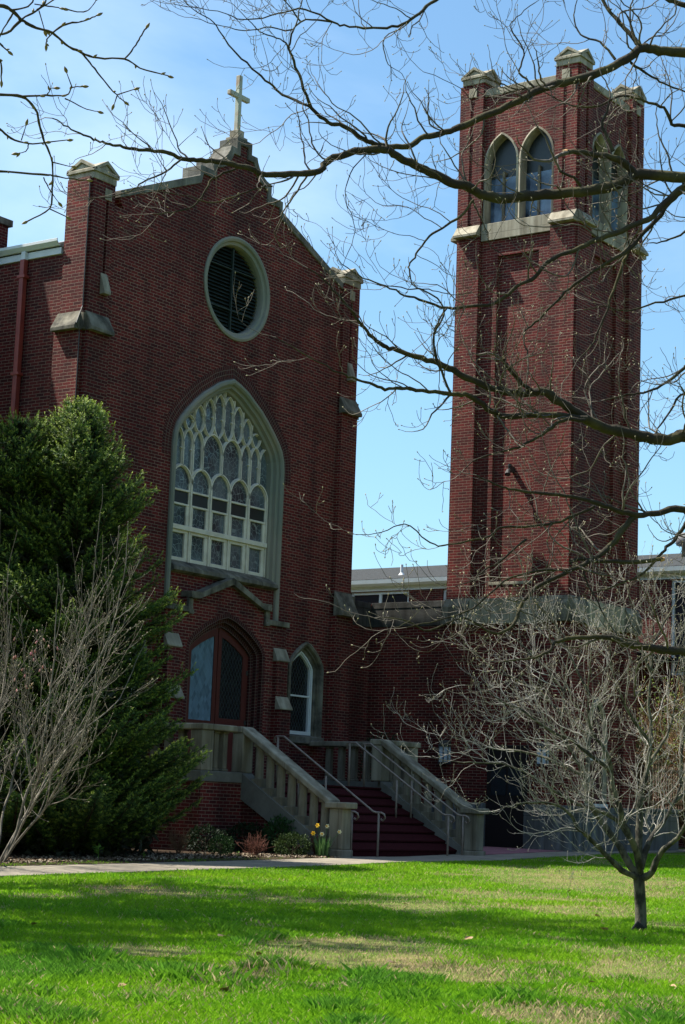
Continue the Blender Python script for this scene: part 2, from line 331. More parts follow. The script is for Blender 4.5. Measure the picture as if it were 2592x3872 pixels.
        for p in me.polygons:
            nx, ny, nz_ = abs(p.normal[0]), abs(p.normal[1]), abs(p.normal[2])
            ex = s.uv.get(p.index)
            for q, li in enumerate(p.loop_indices):
                if ex is not None: data[li] = ex[q]; continue
                x, y, z = V[me.loops[li].vertex_index]
                data[li] = (y+.05, z) if (nx >= ny and nx >= nz_) else ((x, z) if ny >= nz_ else (x, y))
        uvl.data.foreach_set('uv', data.ravel())
        if smooth: me.polygons.foreach_set('use_smooth', [True]*len(me.polygons))
        me.materials.append(material)
        o = bpy.data.objects.new(name, me); C.objects.link(o)
        if parent is not None: o.parent = parent; RL[o.name] = off
        else: o.location = off; RL[o.name] = off
        if bevel:
            bv = o.modifiers.new('bevel', 'BEVEL'); bv.width = bevel; bv.segments = segs; bv.limit_method = 'ANGLE'; bv.angle_limit = RAD(40)
        return o

def build_split(mb, name, material, parent=None, bevel=0.0):
    """one part per separate stone"""
    par = list(range(len(mb.v)))
    def fd(i):
        while par[i] != i: par[i] = par[par[i]]; i = par[i]
        return i
    for f in mb.f:
        for j in f[1:]: par[fd(j)] = fd(f[0])
    gr = {}
    for f in mb.f: gr.setdefault(fd(f[0]), []).append(f)
    res = []
    for fs in gr.values():
        ids = sorted({i for f in fs for i in f}); mp_ = {i: k for k, i in enumerate(ids)}
        q = MB(); q.add([mb.v[i] for i in ids], [tuple(mp_[i] for i in f) for f in fs]); res.append(q.build(name, material, parent, bevel))
    return res

def dup(src, parent, dloc):
    c = src.copy(); C.objects.link(c); c.parent = parent; c.location = Vector(src.location)+Vector(dloc)
    RL[c.name] = RL.get(src.name, np.zeros(3))
    for ch in list(src.children):
        d = ch.copy(); C.objects.link(d); d.parent = c
    return c

ARCH = [(1.0, 0), (.985, .14), (.944, .261), (.879, .361), (.793, .461), (.657, .6), (.525, .717), (.394, .806), (.263, .897), (.131, .956), (0, 1.0)]
def arch_half(a, h):
    if h >= a:
        R_ = (a*a+h*h)/(2*a); c = a-R_; th = math.atan2(h, -c)
        return [(c+R_*math.cos(th*i/10), R_*math.sin(th*i/10)) for i in range(11)]
    return [(x*a, z*h) for x, z in ARCH]
def arch_path(a, zs, za, zb=None, cx=0.0):
    """open path: left foot, up, apex, down the right side"""
    H = arch_half(a, za-zs)
    R_ = [(cx+x, zs+z) for x, z in H]; Lf = [(cx-x, zs+z) for x, z in H]
    p = Lf + R_[::-1][1:]
    if zb is not None: p = [(cx-a, zb)] + p + [(cx+a, zb)]
    return p
def off_path(p, d):
    """offset an open path inwards by d"""
    P = [np.array(q, float) for q in p]; r = []
    for i in range(len(P)):
        d1 = P[i]-P[max(i-1, 0)]; d2 = P[min(i+1, len(P)-1)]-P[i]
        if i == 0: d1 = d2
        if i == len(P)-1: d2 = d1
        d1 = d1/np.linalg.norm(d1); d2 = d2/np.linalg.norm(d2)
        q = np.array([d1[1]+d2[1], -d1[0]-d2[0]]); q /= np.linalg.norm(q)
        r.append(tuple(P[i]+q*d/max(.4, q@np.array([d1[1], -d1[0]]))))
    return r
# ------------------------------------------------------------------ ground
def front_y(X): return np.interp(X, [0, 19.4, 25.3, 27.9, 31.4, 35.5, 39.5, 45, 60], [19.3, 19.29, 19.36, 19.45, 19.85, 20.33, 20.45, 21.0, 21.5])
def back_y(X): return np.interp(X, [0, 26, 28, 30.1, 30.2, 39.0, 39.05, 60], [21.0, 20.95, 20.95, 21.1, 22.3, 22.3, 21.25, 23.2])
def grid_mesh(name, xs, ys, dz, material, kind='structure', lab=None):
    X, Y = np.meshgrid(xs, ys, indexing='ij'); Z = gz(X, Y)+dz
    n, k = X.shape
    v = np.stack([X, Y, Z], -1).reshape(-1, 3)
    f = [(i*k+j, (i+1)*k+j, (i+1)*k+j+1, i*k+j+1) for i in range(n-1) for j in range(k-1)]
    me = bpy.data.meshes.new(name); me.from_pydata(v.tolist(), [], f); me.materials.append(material)
    o = bpy.data.objects.new(name, me); C.objects.link(o); o['kind'] = kind
    if lab: o['label'] = lab
    return o
SOIL = mat('lawn_soil', (0.075, 0.145, 0.014), 1.0, 0.05, col2=(0.22, 0.18, 0.08), nscale=0.6, bump=0.02, bscale=60, detail=9, lo=.44, hi=.66)
PATHM = mat('path_concrete', (0.29, 0.25, 0.19), 0.9, 0.15, col2=(0.20, 0.175, 0.135), nscale=2.2, bump=0.003, bscale=60, detail=9)
PADM = mat('pink_pavers', (0.33, 0.15, 0.165), 0.9, 0.15, col2=(0.24, 0.105, 0.12), nscale=3.0)
MULCH = mat('mulch', (0.028, 0.020, 0.015), 1.0, 0.05, col2=(0.075, 0.05, 0.033), nscale=14, bump=0.03, bscale=45, detail=9)
gx = np.unique(np.concatenate([np.linspace(-400, -10, 14), np.arange(-10, 60, 1.0), np.linspace(60, 500, 14)]))
gy = np.unique(np.concatenate([np.linspace(-400, -10, 14), np.arange(-10, 50, 1.0), np.linspace(50, 500, 14)]))
grid_mesh('ground', gx, gy, 0.0, SOIL)
def strip(name, x0, x1, nx, fy, by, dz, material):
    xs = np.linspace(x0, x1, nx); v = []; f = []
    for i, x in enumerate(xs):
        a, b = float(fy(x)), float(by(x))
        for t in range(5):
            y = a+(b-a)*t/4; v.append((x, y, float(gz(x, y))+dz))
        v.append((x, a, float(gz(x, a))-.1))
    for i in range(nx-1):
        for t in range(4): f.append((i*6+t, (i+1)*6+t, (i+1)*6+t+1, i*6+t+1))
        f.append((i*6+5, (i+1)*6+5, (i+1)*6, i*6))
    me = bpy.data.meshes.new(name); me.from_pydata(v, [], f); me.materials.append(material)
    o = bpy.data.objects.new(name, me); C.objects.link(o); o['kind'] = 'structure'; return o
strip('path', 2, 70, 140, front_y, back_y, 0.028, PATHM)
for k_ in range(26):
    xj = 19.0+k_*1.53
    v_ = [(xj+dx, float(front_y(xj))+.02+(float(min(back_y(xj), front_y(xj)+2.6))-float(front_y(xj))-.04)*t) for t in np.linspace(0, 1, 5) for dx in (0, .014)]
    if k_ == 0: jv, jf = [], []
    o_ = len(jv); jv += [(x, y, float(gz(x, y))+.032) for x, y in v_]; jf += [(o_+2*i, o_+2*i+1, o_+2*i+3, o_+2*i+2) for i in range(4)]
me = bpy.data.meshes.new('path_joints'); me.from_pydata(jv, [], jf); me.materials.append(mat('joint_dirt', (.05, .042, .032), 1, 0)); jo = bpy.data.objects.new('path_joints', me); C.objects.link(jo); jo['kind'] = 'structure'
strip('pavement', 35.52, 39.04, 8, lambda x: 21.35, lambda x: 24.6, 0.042, PADM)
YARD = mat('grey_asphalt', (.085, .082, .078), .95, .1, col2=(.055, .053, .05), nscale=2)  # grey ground added to cut green light bounced off the lawn
strip('yard', 44.97, 120, 40, lambda x: 23.9, lambda x: 120, 0.02, YARD)
strip('street', -120, 160, 60, lambda x: -12.0, lambda x: -4.0, 0.02, YARD)
strip('planting_bed', 12, 30.2, 40, lambda x: float(back_y(x))+.02, lambda x: 26.6, 0.034, MULCH)

# ------------------------------------------------------------------ church
F = 26.636; XC = 32.95; X0, X1 = 28.04, 37.68
church = thing('church', (XC, 32.0, 0.0), 'red brick church front with stepped gable, cross and large tracery window', 'church')
def loc(p): return [(XC+u, z) for u, z in p]
GAB = [(4.05, 13.57), (1.51, 14.66), (1.51, 14.9), (1.06, 14.9), (1.06, 15.17), (.86, 15.22), (.70, 15.31), (.58, 15.44), (.51, 15.56), (.48, 15.66), (.27, 15.66), (.27, 15.93)]
gable_in = [(4.05, 13.57-.16), (1.46, 14.49), (1.40, 14.72), (.94, 14.72), (.94, 15.0), (.80, 15.04), (.62, 15.13), (.50, 15.25), (.42, 15.38), (.37, 15.5), (.14, 15.5), (.14, 15.8)]
mir = lambda p: [(-u, z) for u, z in p][::-1]
wall_out = [(X0-XC, -.4), (X1-XC, -.4), (X1-XC, 13.2)] + [(3.9, 13.2)] + [(u-.005, z+.005) for u, z in gable_in] + mir([(u-.005, z+.005) for u, z in gable_in]) + [(-3.9, 13.2), (X0-XC, 13.2)]
ROSE = (0.0, 12.43, 1.19)
circ = lambda r, n=48: [(ROSE[0]+r*math.cos(2*math.pi*i/n), ROSE[1]+r*math.sin(2*math.pi*i/n)) for i in range(n)]
gw_outer = arch_path(1.98, 8.55, 10.35, 5.02)
gw_hole = off_path(arch_path(1.98, 8.55, 10.35, 5.82), .12)
door_hole = off_path(arch_path(1.38, 4.18, 5.08, 1.42), .29)
SW = 3.16
sw_path = lambda cx, zb=2.52: arch_path(.68, 4.08, 4.75, zb, cx)
mb = MB()
mb.plate('y', loc(wall_out), [loc(circ(1.08)), loc(gw_hole), loc(door_hole), loc(off_path(sw_path(SW), .06)), loc(off_path(sw_path(-SW), .06))], F, F+.45)
mb.box(X0, X0+.4, F+.45, 55, -.4, 12.1)       # side wall towards the street corner
mb.box(X1-.4, X1, F+.45, 55, -.4, 12.1)
mb.build('wall', BRICK, church)
# portal in front of the door
po = [(-2.12, -.3), (-2.12, 5.0), (-1.42, 5.0), (-1.42, 5.3), (-1.12, 5.3), (0, 5.73), (1.12, 5.3), (1.42, 5.3), (1.42, 5.0), (2.12, 5.0), (2.12, -.3)]
mb = MB(); d0 = off_path(arch_path(1.38, 4.18, 5.08, 1.42), 0.0)
mb.plate('y', loc(po), [loc(d0)], F-.19, F+.002)
for s in (-1, 1):
    a, b = sorted((s*1.70, s*2.10))
    mb.box(XC+a, XC+b, F-.30, F-.188, -.3, 4.22); mb.box(XC+a-.01, XC+b+.01, F-.42, F-.298, -.3, 3.12)
portal = mb.build('portal', BRICK, church)
mb = MB()
for k in range(3):
    o0 = .0 + .097*k; y = F-.194+.095*k
    mb.sweep(off_path(arch_path(1.38, 4.18, 5.08, 1.42), o0), [(0, 0), (.097, 0), (.097, .10)], 'y', XC, depth0=y, uv=True)
mb.build('arch_ring', ROWLOCK, portal)
mb = MB(); g = [(1.62, 5.31), (1.13, 5.31), (0, 5.74), (-1.13, 5.31), (-1.62, 5.31)]
gl = [(1.42, 5.27), (1.42, 5.42), (1.08, 5.42), (0, 5.86), (-1.08, 5.42), (-1.42, 5.42), (-1.42, 5.27), (-1.14, 5.27), (0, 5.70), (1.14, 5.27)]
mb.prism(loc(gl), 'y', F-.31, F+.0)
for s in (-1, 1):
    mb.box(XC+min(s*1.28, s*1.43), XC+max(s*1.28, s*1.43), F-.245, F-.18, 4.99, 5.268)
    mb.box(XC+min(s*1.33, s*2.16), XC+max(s*1.33, s*2.16), F-.26, F-.01, 4.965, 5.085)
    mb.box(XC+min(s*1.26, s*1.42), XC+max(s*1.26, s*1.42), F-.27, F-.19, 4.93, 5.02)
build_split(mb, 'label_moulding', STONE_OLD, portal, .012)
mb = MB()
for s in (-1, 1):
    for z0, y0, y1 in ((4.18, F-.20, F-.33), (3.09, F-.31, F-.46)):
        pr = [(y0, z0+.30), (y1, z0+.03), (y1, z0), (y0, z0)]
        a, b = sorted((s*1.66, s*2.14)); mb.plate('x', pr, [], XC+a, XC+b)
build_split(mb, 'buttress_cap', STONE, portal, .008)
# brick arch round the great window
mb = MB(); mb.sweep([(u, z) for u, z in off_path(arch_path(1.98, 8.55, 10.35, 8.3), -.31)], [(0, -.006), (.31, -.006), (.31, .02)], 'y', XC, depth0=F, uv=True)
mb.build('arch_ring', ROWLOCK, church)
# coping of the gable
R_ = GAB[:-1]+[(.27, 15.93)]
ring = R_ + mir(R_) ; inner = gable_in[:-1]+[(.14, 15.78)]
band = [(u, z) for u, z in R_] + [(-u, z) for u, z in R_[::-1]] + [(-u, z) for u, z in inner] + [(u, z) for u, z in inner[::-1]]
mb = MB(); mb.prism(loc(band), 'y', F-.045, F+.50)
mb.build('coping', COPING, church, bevel=.015)
# cross on its pedestal
cr_ = MB(); yc = F+.22
cr_.box(XC-.17, XC+.17, yc-.19, yc+.19, 15.925, 16.02); cr_.box(XC-.11, XC+.11, yc-.13, yc+.13, 16.02, 16.19)
ped = cr_.build('cross_base', STONE, church, bevel=.012)
mb = MB(); mb.box(XC-.055, XC+.055, yc-.055, yc+.055, 16.19, 17.52)
mb.box(XC-.36, XC-.056, yc-.05, yc+.05, 16.97, 17.08); mb.box(XC+.056, XC+.36, yc-.05, yc+.05, 16.97, 17.08)
mb.build('cross', CROSSMAT, church, bevel=.008)
# piers at the corners of the front
def gabled_cap(mb, x0, x1, y0, y1, z0):
    o = .04
    mb.box(x0, x1, y0, y1, z0-.02, z0+.17)
    xm, ym = (x0+x1)/2, (y0+y1)/2
    mb.plate('y', [(x0, z0+.17), (x1, z0+.17), (xm, z0+.33)], [], y0-.003, y1+.003)
    mb.plate('x', [(y0, z0+.17), (y1, z0+.17), (ym, z0+.33)], [], x0-.003, x1+.003)
    ch = lambda a, b, m_: [(a-o, z0+.125), (m_, z0+.345), (b+o, z0+.125), (b+o, z0+.20), (m_, z0+.43), (a-o, z0+.20)]
    mb.plate('y', ch(x0, x1, xm), [], y0-o, y1+o); mb.plate('x', ch(y0, y1, ym), [], x0-o, x1+o)
def pier(s):
    xa, xb = (X0, X0+.66) if s < 0 else (X1-.66, X1)
    xo = xa if s < 0 else xb        # outer corner
    mb = MB()
    mb.box(xa+.02, xb-.02, F+.02, F+.64, 11.9, 13.62)                    # core above the wall
    gxa, gxb = (xb-.25, xb-.18) if s < 0 else (xa+.30, xa+.36)
    for z0, z1, p in ((10.72, 13.61, .06), (5.98, 10.36, .12), (-.3, 5.46, .20)):
        if z0 > 10:
            mb.box(xa+.0, gxa, F-p, F+.01, z0, z1); mb.box(gxb, xb, F-p, F+.01, z0, z1)
            mb.box(gxa, gxb, F-p, F+.008, 11.2, 11.65) ; mb.box(gxa-.0, gxb, F-p, F+.008, 13.2, z1)
            mb.box(gxa, gxb, F-p, F+.008, z0, 11.2)
        else: mb.box(xa-.0, xb+.02 if s < 0 else xb, F-p, F+.01, z0, z1)
        y0, y1 = F+.0, F+.62
        if s < 0: mb.box(xo-p, xo+.03, y0, y1+(.08 if z0 < 10 else 0), z0, z1)
        else: mb.box(xo-.03, xo+p, y0, y1+(.08 if z0 < 10 else 0), z0, z1)
    P = mb.build('pier', BRICK, church)
    mb = MB()
    for zt, p0, p1, h in ((10.77, .058, .25, .41), (6.04, .118, .36, .58)):
        pr = [(F-p0+.01, zt), (F-p0, zt), (F-p1, zt-h+.07), (F-p1, zt-h), (F-p0+.01, zt-h)]
        mb.plate('x', pr, [], xa-.02, xb+.02)
        if s < 0: pr2 = [(xo-p0+.01, zt), (xo-p0, zt), (xo-p1, zt-h+.07), (xo-p1, zt-h), (xo-p0+.01, zt-h)]
        else: pr2 = [(xo+p0-.01, zt), (xo+p0, zt), (xo+p1, zt-h+.07), (xo+p1, zt-h), (xo+p0-.01, zt-h)]
        mb.plate('y', pr2, [], F+.01, F+.68)
        if s < 0: mb.box(xo-p0-.03, xo+.02, F-p0-.03, F+.02, zt-h, zt-.05)
        else: mb.box(xo-.02, xo+p0+.03, F-p0-.03, F+.02, zt-h, zt-.05)
    build_split(mb, 'weathering', STONE_OLD, P, .012)
    mb = MB(); gm = (gxa+gxb)/2
    mb.box(gm-.09, gm+.11, F-.075, F-.04, 13.22, 13.46)
    mb.plate('x', [(F-.058, 11.66), (F-.20, 11.26), (F-.20, 11.2), (F-.058, 11.2)], [], gm-.09, gm+.11)
    build_split(mb, 'pier_stone', STONE, P, .006)
    mb = MB(); gabled_cap(mb, xa-.015, xb+.015, F-.08, F+.65, 13.6)
    mb.build('pier_cap', STONE, P, bevel=.012)
    return P
pier(-1); pier(1)
# lightning conductor down the corner
mb = MB(); mb.tube([(X0-.075, F-.02, 13.55), (X0-.075, F-.02, 10.85), (X0-.27, F-.06, 10.45), (X0-.135, F-.03, 10.3), (X0-.135, F-.03, 0.1)], .012, 6)
mb.build('conductor', DARKMETAL, church)
# rose window
mb = MB(); pr = [(0, .05), (0, -.03), (.05, -.05), (.10, -.03), (.12, .02), (.18, .04), (.20, .10), (.20, .24)]
mb.sweep(circ(1.19)[::-1], pr, 'y', XC, depth0=F, closed=True)
rose = mb.build('rose_window', STONE_GREEN, church, smooth=False)
mb = MB(); z = 11.4
while z < 13.5:
    hw = math.sqrt(max(0, .98**2-(z-12.43)**2))
    if hw > .1: mb.plate('x', [(F+.17, z), (F+.26, z+.085), (F+.27, z+.085), (F+.18, z)], [], XC-hw, XC+hw)
    z += .082
mb.build('louvre', LOUVRE, rose)
mb = MB(); mb.box(XC-.018, XC+.018, F+.14, F+.2, 11.46, 13.4)
for z in (11.95, 12.9): mb.box(XC-.84, XC-.031, F+.135, F+.195, z-.012, z+.012); mb.box(XC+.031, XC+.84, F+.135, F+.195, z-.012, z+.012)
mb.build('frame', LOUVRE, rose)
mb = MB(); mb.plate('y', loc(circ(1.0)), [], F+.3, F+.33); mb.build('backing', DARK, rose)
# great window
mb = MB(); pr = [(0, .03), (0, -.05), (.03, -.085), (.09, -.085), (.125, -.05), (.135, .0), (.17, .02), (.195, .02), (.215, .10), (.27, .125), (.285, .24), (.285, .32)]
mb.sweep(arch_path(1.98, 8.55, 10.35, 5.92), pr, 'y', XC, depth0=F)
pr2 = [(0, .03), (0, -.05), (.03, -.085), (.09, -.085), (.125, -.05), (.135, .03)]
mb.sweep([(-1.98, 5.09), (-1.98, 5.92)], pr2, 'y', XC, depth0=F); mb.sweep([(1.98, 5.92), (1.98, 5.09)], pr2, 'y', XC, depth0=F)
gwin = mb.build('great_window', STONE_GREEN, church)
mb = MB(); mb.plate('x', [(F+.30, 6.16), (F-.12, 5.93), (F-.14, 5.84), (F-.06, 5.80), (F+.30, 5.80)], [], XC-1.845, XC+1.845)
mb.build('sill', STONE_OLD, gwin, bevel=.008)
inn = off_path(arch_path(1.98, 8.55, 10.35, 5.9), .28)
inn_r = inn[len(inn)//2:]
inn_z = lambda u: float(np.interp(abs(u), [p[0] for p in inn_r[:-1]], [p[1] for p in inn_r[:-1]]))
H = .34; TY = F+.17
def bar(mb, path, wd=.085, dp=.09, y=TY):
    h = wd/2
    mb.sweep(path, [(-h, dp), (-h, .04), (-h*.55, .035), (-h*.45, .0), (h*.45, .0), (h*.55, .035), (h, .04), (h, dp)], 'y', XC, depth0=y)
mb = MB()
ZT = 6.82
for u in (-1.70, -1.02, -.34, .34, 1.02, 1.70): bar(mb, [(u, 6.0), (u, 7.82)], .105 if abs(u) < 1.6 else .09)
for c in (-1.36, -.68, 0, .68, 1.36): bar(mb, arch_path(H, 7.80, 8.19, None, c), .066)
for u in (-1.02, 1.02): bar(mb, [(u, 7.8), (u, 8.74)], .062)
for u in (-1.36, -.68, 0, .68, 1.36): bar(mb, [(u, 8.15), (u, 8.72 if abs(u) > .1 else 8.62)], .055)
rn = [(-1.53, .17), (-1.19, .17), (-.85, .17), (.85, .17), (1.19, .17), (1.53, .17)]
for c, a in rn: bar(mb, arch_path(a, 8.70, 9.02, None, c), .045)
for c in (-.34, .34): bar(mb, arch_path(.34, 8.62, 9.04, None, c), .05)
for n in range(-4, 5):
    u = n*H; top = inn_z(u)
    if top > 9.3: bar(mb, [(u, 9.27), (u, top)], .045)
for n in range(-5, 5):
    c = (n+.5)*H; top = inn_z(c)-.02
    if top > 9.25:
        bar(mb, [(x, 18.0-z) for x, z in arch_path(.17, 8.72, 9.02, None, c)][::-1], .042)   # pointed foot
        hh = min(.30, top-9.2); bar(mb, arch_path(.17, top-hh, top, None, c), .038)
    elif top > 9.05: bar(mb, [(c-.17, 9.25), (c, 9.0), (c+.17, 9.2)], .05)
# cusps on the upright bars
for n in range(-3, 4):
    u = n*H; t = inn_z(u)
    for z in (9.42, t-.28):
        if z < t-.15:
            for s in (-1, 1): mb.plate('y', loc([(u+s*.028, z-.035), (u+s*.065, z), (u+s*.028, z+.035)]), [], TY+.03, TY+.10)
for u in (-1.36, -1.02, 1.02, 1.36):
    for s in (-1, 1): mb.plate('y', loc([(u+s*.03, 8.54), (u+s*.065, 8.57), (u+s*.03, 8.60)]), [], TY+.03, TY+.10)
mb.build('tracery', TRACERY, gwin)
mb = MB()
edges = [(-1.647, -1.075), (-.965, -.395), (-.285, .285), (.395, .965), (1.075, 1.647)]
mb.box(XC-1.70, XC+1.70, TY-.035, TY+.13, ZT-.055, ZT+.05)
for a, b in edges:
    for z in (7.33, 7.64): mb.box(XC+a, XC+b, TY+.015, TY+.07, z-.022, z+.022)
    mb.box(XC+b-.07, XC+b, TY+.025, TY+.073, 6.871, 7.307); mb.box(XC+a, XC+a+.05, TY+.025, TY+.073, 6.871, 7.307)
    # lower casement
    mb.box(XC+a, XC+a+.05, TY+.02, TY+.073, 6.17, 6.72); mb.box(XC+b-.09, XC+b, TY+.02, TY+.073, 6.17, 6.72)
    mb.box(XC+a, XC+b, TY+.012, TY+.08, 6.08, 6.17); mb.box(XC+a, XC+b, TY+.012, TY+.08, 6.70, 6.765)
mb.build('sash', TRACERY, gwin, bevel=.006, segs=1)
gl_ = off_path(arch_path(1.98, 8.55, 10.35, 5.9), .26)
mb = MB(); mb.plate('y', loc(gl_), [], TY+.075, TY+.10); mb.build('pane', GLASS_LEAD, gwin)
mb = MB()
for i, (a, b) in enumerate(edges): mb.box(XC+a, XC+b, TY+.062, TY+.074, 7.352, 7.618)
build_split(mb, 'dark_pane', GLASS_DIM, gwin)
# side windows of the porch
for cx in (SW, -SW):
    mb = MB(); pr = [(0, .03), (0, -.05), (.04, -.08), (.09, -.05), (.11, .02), (.14, .02), (.15, .08), (.2, .10), (.22, .2)]
    mb.sweep(sw_path(cx, 2.5), pr, 'y', XC, depth0=F)
    sw = mb.build('porch_window', STONE_OLD, church)
    mb = MB(); pr = [(.20, .24), (.20, .12), (.25, .12), (.26, .15), (.275, .15), (.275, .24)]
    mb.sweep(sw_path(cx, 2.62), pr, 'y', XC, depth0=F); mb.box(XC+cx-.41, XC+cx+.41, F+.155, F+.2, 3.475, 3.515); mb.box(XC+cx-.475, XC+cx+.475, F+.115, F+.21, 2.6, 2.68)
    mb.build('frame', WHITE, sw)
    mb = MB(); mb.plate('y', loc(off_path(sw_path(cx, 2.6), .25)), [], F+.21, F+.23); mb.build('pane', GLASS_DIAM, sw)
    mb = MB(); mb.plate('x', [(F+.24, 2.62), (F-.1, 2.55), (F-.11, 2.40), (F+.02, 2.36), (F+.24, 2.36)], [], XC+cx-.72, XC+cx+.72); mb.build('sill', STONE_OLD, sw, bevel=.008)
# doors: two leaves with leaded glass
DH = off_path(arch_path(1.38, 4.18, 5.08, 1.42), .285)
def dz(u): 
    hp = [p for p in DH[1:-1]]; h = hp[len(hp)//2:]
    return float(np.interp(abs(u), [p[0] for p in h], [p[1] for p in h]))
for s in (-1, 1):
    us = np.linspace(.012, 1.085, 12)
    top = [(s*u, dz(u)-.005) for u in us]
    outer = [(s*.012, 1.44)] + top + [(s*1.085, 1.44)]
    gi = np.linspace(.13, .90, 10)
    hole = [(s*.13, 2.80 if s > 0 else 2.72)] + [(s*u, dz(u)-.19) for u in gi] + [(s*.90, 2.80 if s > 0 else 2.72)]
    mb = MB(); mb.plate('y', loc(outer), [loc(hole)], F+.055, F+.115)
    lf = mb.build('door', WOODRED, church, bevel=.006)
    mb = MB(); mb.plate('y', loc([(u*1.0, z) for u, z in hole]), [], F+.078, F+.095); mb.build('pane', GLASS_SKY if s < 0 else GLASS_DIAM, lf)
    if s < 0: lf['label'] = 'door leaf with a pale sky reflection coloured into its glass'
    mb = MB(); mb.box(XC+s*.07-.02, XC+s*.07+.02, F+.02, F+.054, 2.35, 2.62); mb.build('handle', DARKMETAL, lf)
    if s > 0:
        mb = MB()
        for z in (2.75, 3.85): mb.box(XC+1.02, XC+1.08, F+.04, F+.054, z-.05, z+.05)
        build_split(mb, 'hinge', DARKMETAL, lf)
mb = MB(); mb.box(XC-1.2, XC+1.2, F+.5, F+.55, 1.3, 5.0); mb.build('vestibule', DARK, church)
# eaves of the side wall, gutter and downpipe
mb = MB(); mb.box(X0-.05, X0+.2, F+.70, 55, 12.06, 12.23)
mb.plate('y', [(X0-.17, 12.37), (X0-.17, 12.31), (X0-.10, 12.225), (X0+.1, 12.225), (X0+.1, 12.37), (X0+.07, 12.37), (X0+.07, 12.25), (X0-.09, 12.25), (X0-.15, 12.32), (X0-.15, 12.37)], [], F+.72, 55)
mb.box(X0-.12, X0-.02, 28.30, 28.42, 12.05, 12.22)
mb.build('gutter', WHITE, church, bevel=.004)
mb = MB(); mb.box(X0-.14, X0-.02, 28.30, 28.42, 1.0, 12.05)
for z in (11.68, 9.6, 7.2): mb.box(X0-.16, X0-.004, 28.25, 28.47, z-.03, z+.03)
mb.build('downpipe', REDPIPE, church, bevel=.006)
mb = MB(); mb.plate('y', [(X0-.05, 12.30), (XC, 14.2), (X1+.1, 12.30), (X1+.1, 12.18), (XC, 14.05), (X0-.05, 12.2)], [], F+.52, 55)
roof = mb.build('roof', SHINGLE, church)
mb = MB(); mb.box(29.0, 30.0, 31.0, 32.0, 12.6, 13.72)
ch = mb.build('chimney', BRICK, church)
mb = MB(); mb.box(28.93, 30.07, 30.93, 32.07, 13.72, 13.87); mb.build('chimney_cap', STONE_OLD, ch)
# unseen transept, its roofline shaped to shade the side wall
mb = MB(); mb.plate('x', [(29.4, -.3), (29.4, 11.3), (31.3, 17.0), (33.2, 11.3), (33.2, -.3)], [], 26.9, X0+.02); mb.build('transept', BRICK, church)

# ------------------------------------------------------------------ tower
TX, TY0, TY1, TX1 = 39.22, 21.47, 24.62, 42.5
tower = thing('bell_tower', (40.85, 23.05, 0), 'tall square red brick bell tower with paired lancet openings and four capped corners', 'tower')
TYC, TXC = 23.03, 40.82
lan = lambda c, zb=15.27: arch_path(.455, 16.79, 17.52, zb, c)
mb = MB()
# street-corner faces are built as plates with recesses; the west face looks towards -x
def face_x(x, recess): 
    mb.plate('x', [(TY0, -.3), (TY1, -.3), (TY1, 15.0), (TY0, 15.0)], [[(22.44, 6.40), (23.59, 6.40), (23.59, 14.42), (22.44, 14.42)]], x, x+.12)
    mb.box(x+.09, x+.2, 22.3, 23.7, 6.2, 14.6)
    mb.plate('x', [(TY0, 15.0), (TY1, 15.0), (TY1, 18.55), (TY0, 18.55)], [[(TYC-u, z) for u, z in lan(s*.495)] for s in (-1, 1)], x-.03, x+.3)
face_x(TX, .1)
mb.plate('y', [(TX+.13, -.3), (TX1, -.3), (TX1, 15.0), (TX+.13, 15.0)], [[(TXC-.58, 6.4), (TXC+.58, 6.4), (TXC+.58, 14.42), (TXC-.58, 14.42)]], TY0+.003, TY0+.12)
mb.box(TXC-.7, TXC+.7, TY0+.09, TY0+.2, 6.2, 14.6)
mb.plate('y', [(TX+.31, 15.0), (TX1, 15.0), (TX1, 18.55), (TX+.31, 18.55)], [[(TXC+u, z) for u, z in lan(s*.495)] for s in (-1, 1)], TY0-.025, TY0+.3)
mb.box(TX1-.15, TX1, TY0+.31, TY1, -.3, 18.55); mb.box(TX+.31, TX1-.151, TY1-.15, TY1-.003, -.3, 18.55)
mb.build('wall', BRICK, tower)
mb = MB(); mb.box(TX+.25, TX1-.2, TY0+.25, TY1-.2, 0, 15.2); mb.box(TX+.7, TX1-.7, TY0+.7, TY1-.7, 15.2, 18.3); mb.build('core', DARK, tower)
# corner pilasters
def pil(mb, axis, a0, a1, face, sgn, z0, z1, proj, groove=None):
    """pilaster between a0 and a1 along the wall"""
    segs = [(a0, a1)] if groove is None else [(a0, groove[0]), (groove[1], a1)]
    for q0, q1 in segs:
        if axis == 'x': mb.box(min(face, face+sgn*proj), max(face, face+sgn*proj), q0, q1, z0, z1)
        else: mb.box(q0, q1, min(face, face+sgn*proj), max(face, face+sgn*proj), z0, z1)
    if groove and axis == 'x':
        mb.box(min(face, face+sgn*proj*.35), max(face, face+sgn*proj*.35), groove[0], groove[1], z0, 18.58)
    elif groove: mb.box(groove[0], groove[1], min(face, face+sgn*proj*.35), max(face, face+sgn*proj*.35), z0, 18.58)
mb = MB()
for face, sg in ((TX+.01, -1), (TX1-.01, 1)):
    for a0, a1 in ((21.40, 22.08), (24.06, 24.70)):
        pil(mb, 'x', a0, a1, face, sg, 5.95, 14.97, .13)
        g0 = a0+.26 if a0 < 23 else a0+.22
        pil(mb, 'x', a0 if a0 < 23 else a0-.02, a1-.08, face, sg, 15.2, 18.93, .145, (g0, g0+.12))
        pil(mb, 'x', a0, a1, face, sg, -.3, 5.40, .15)
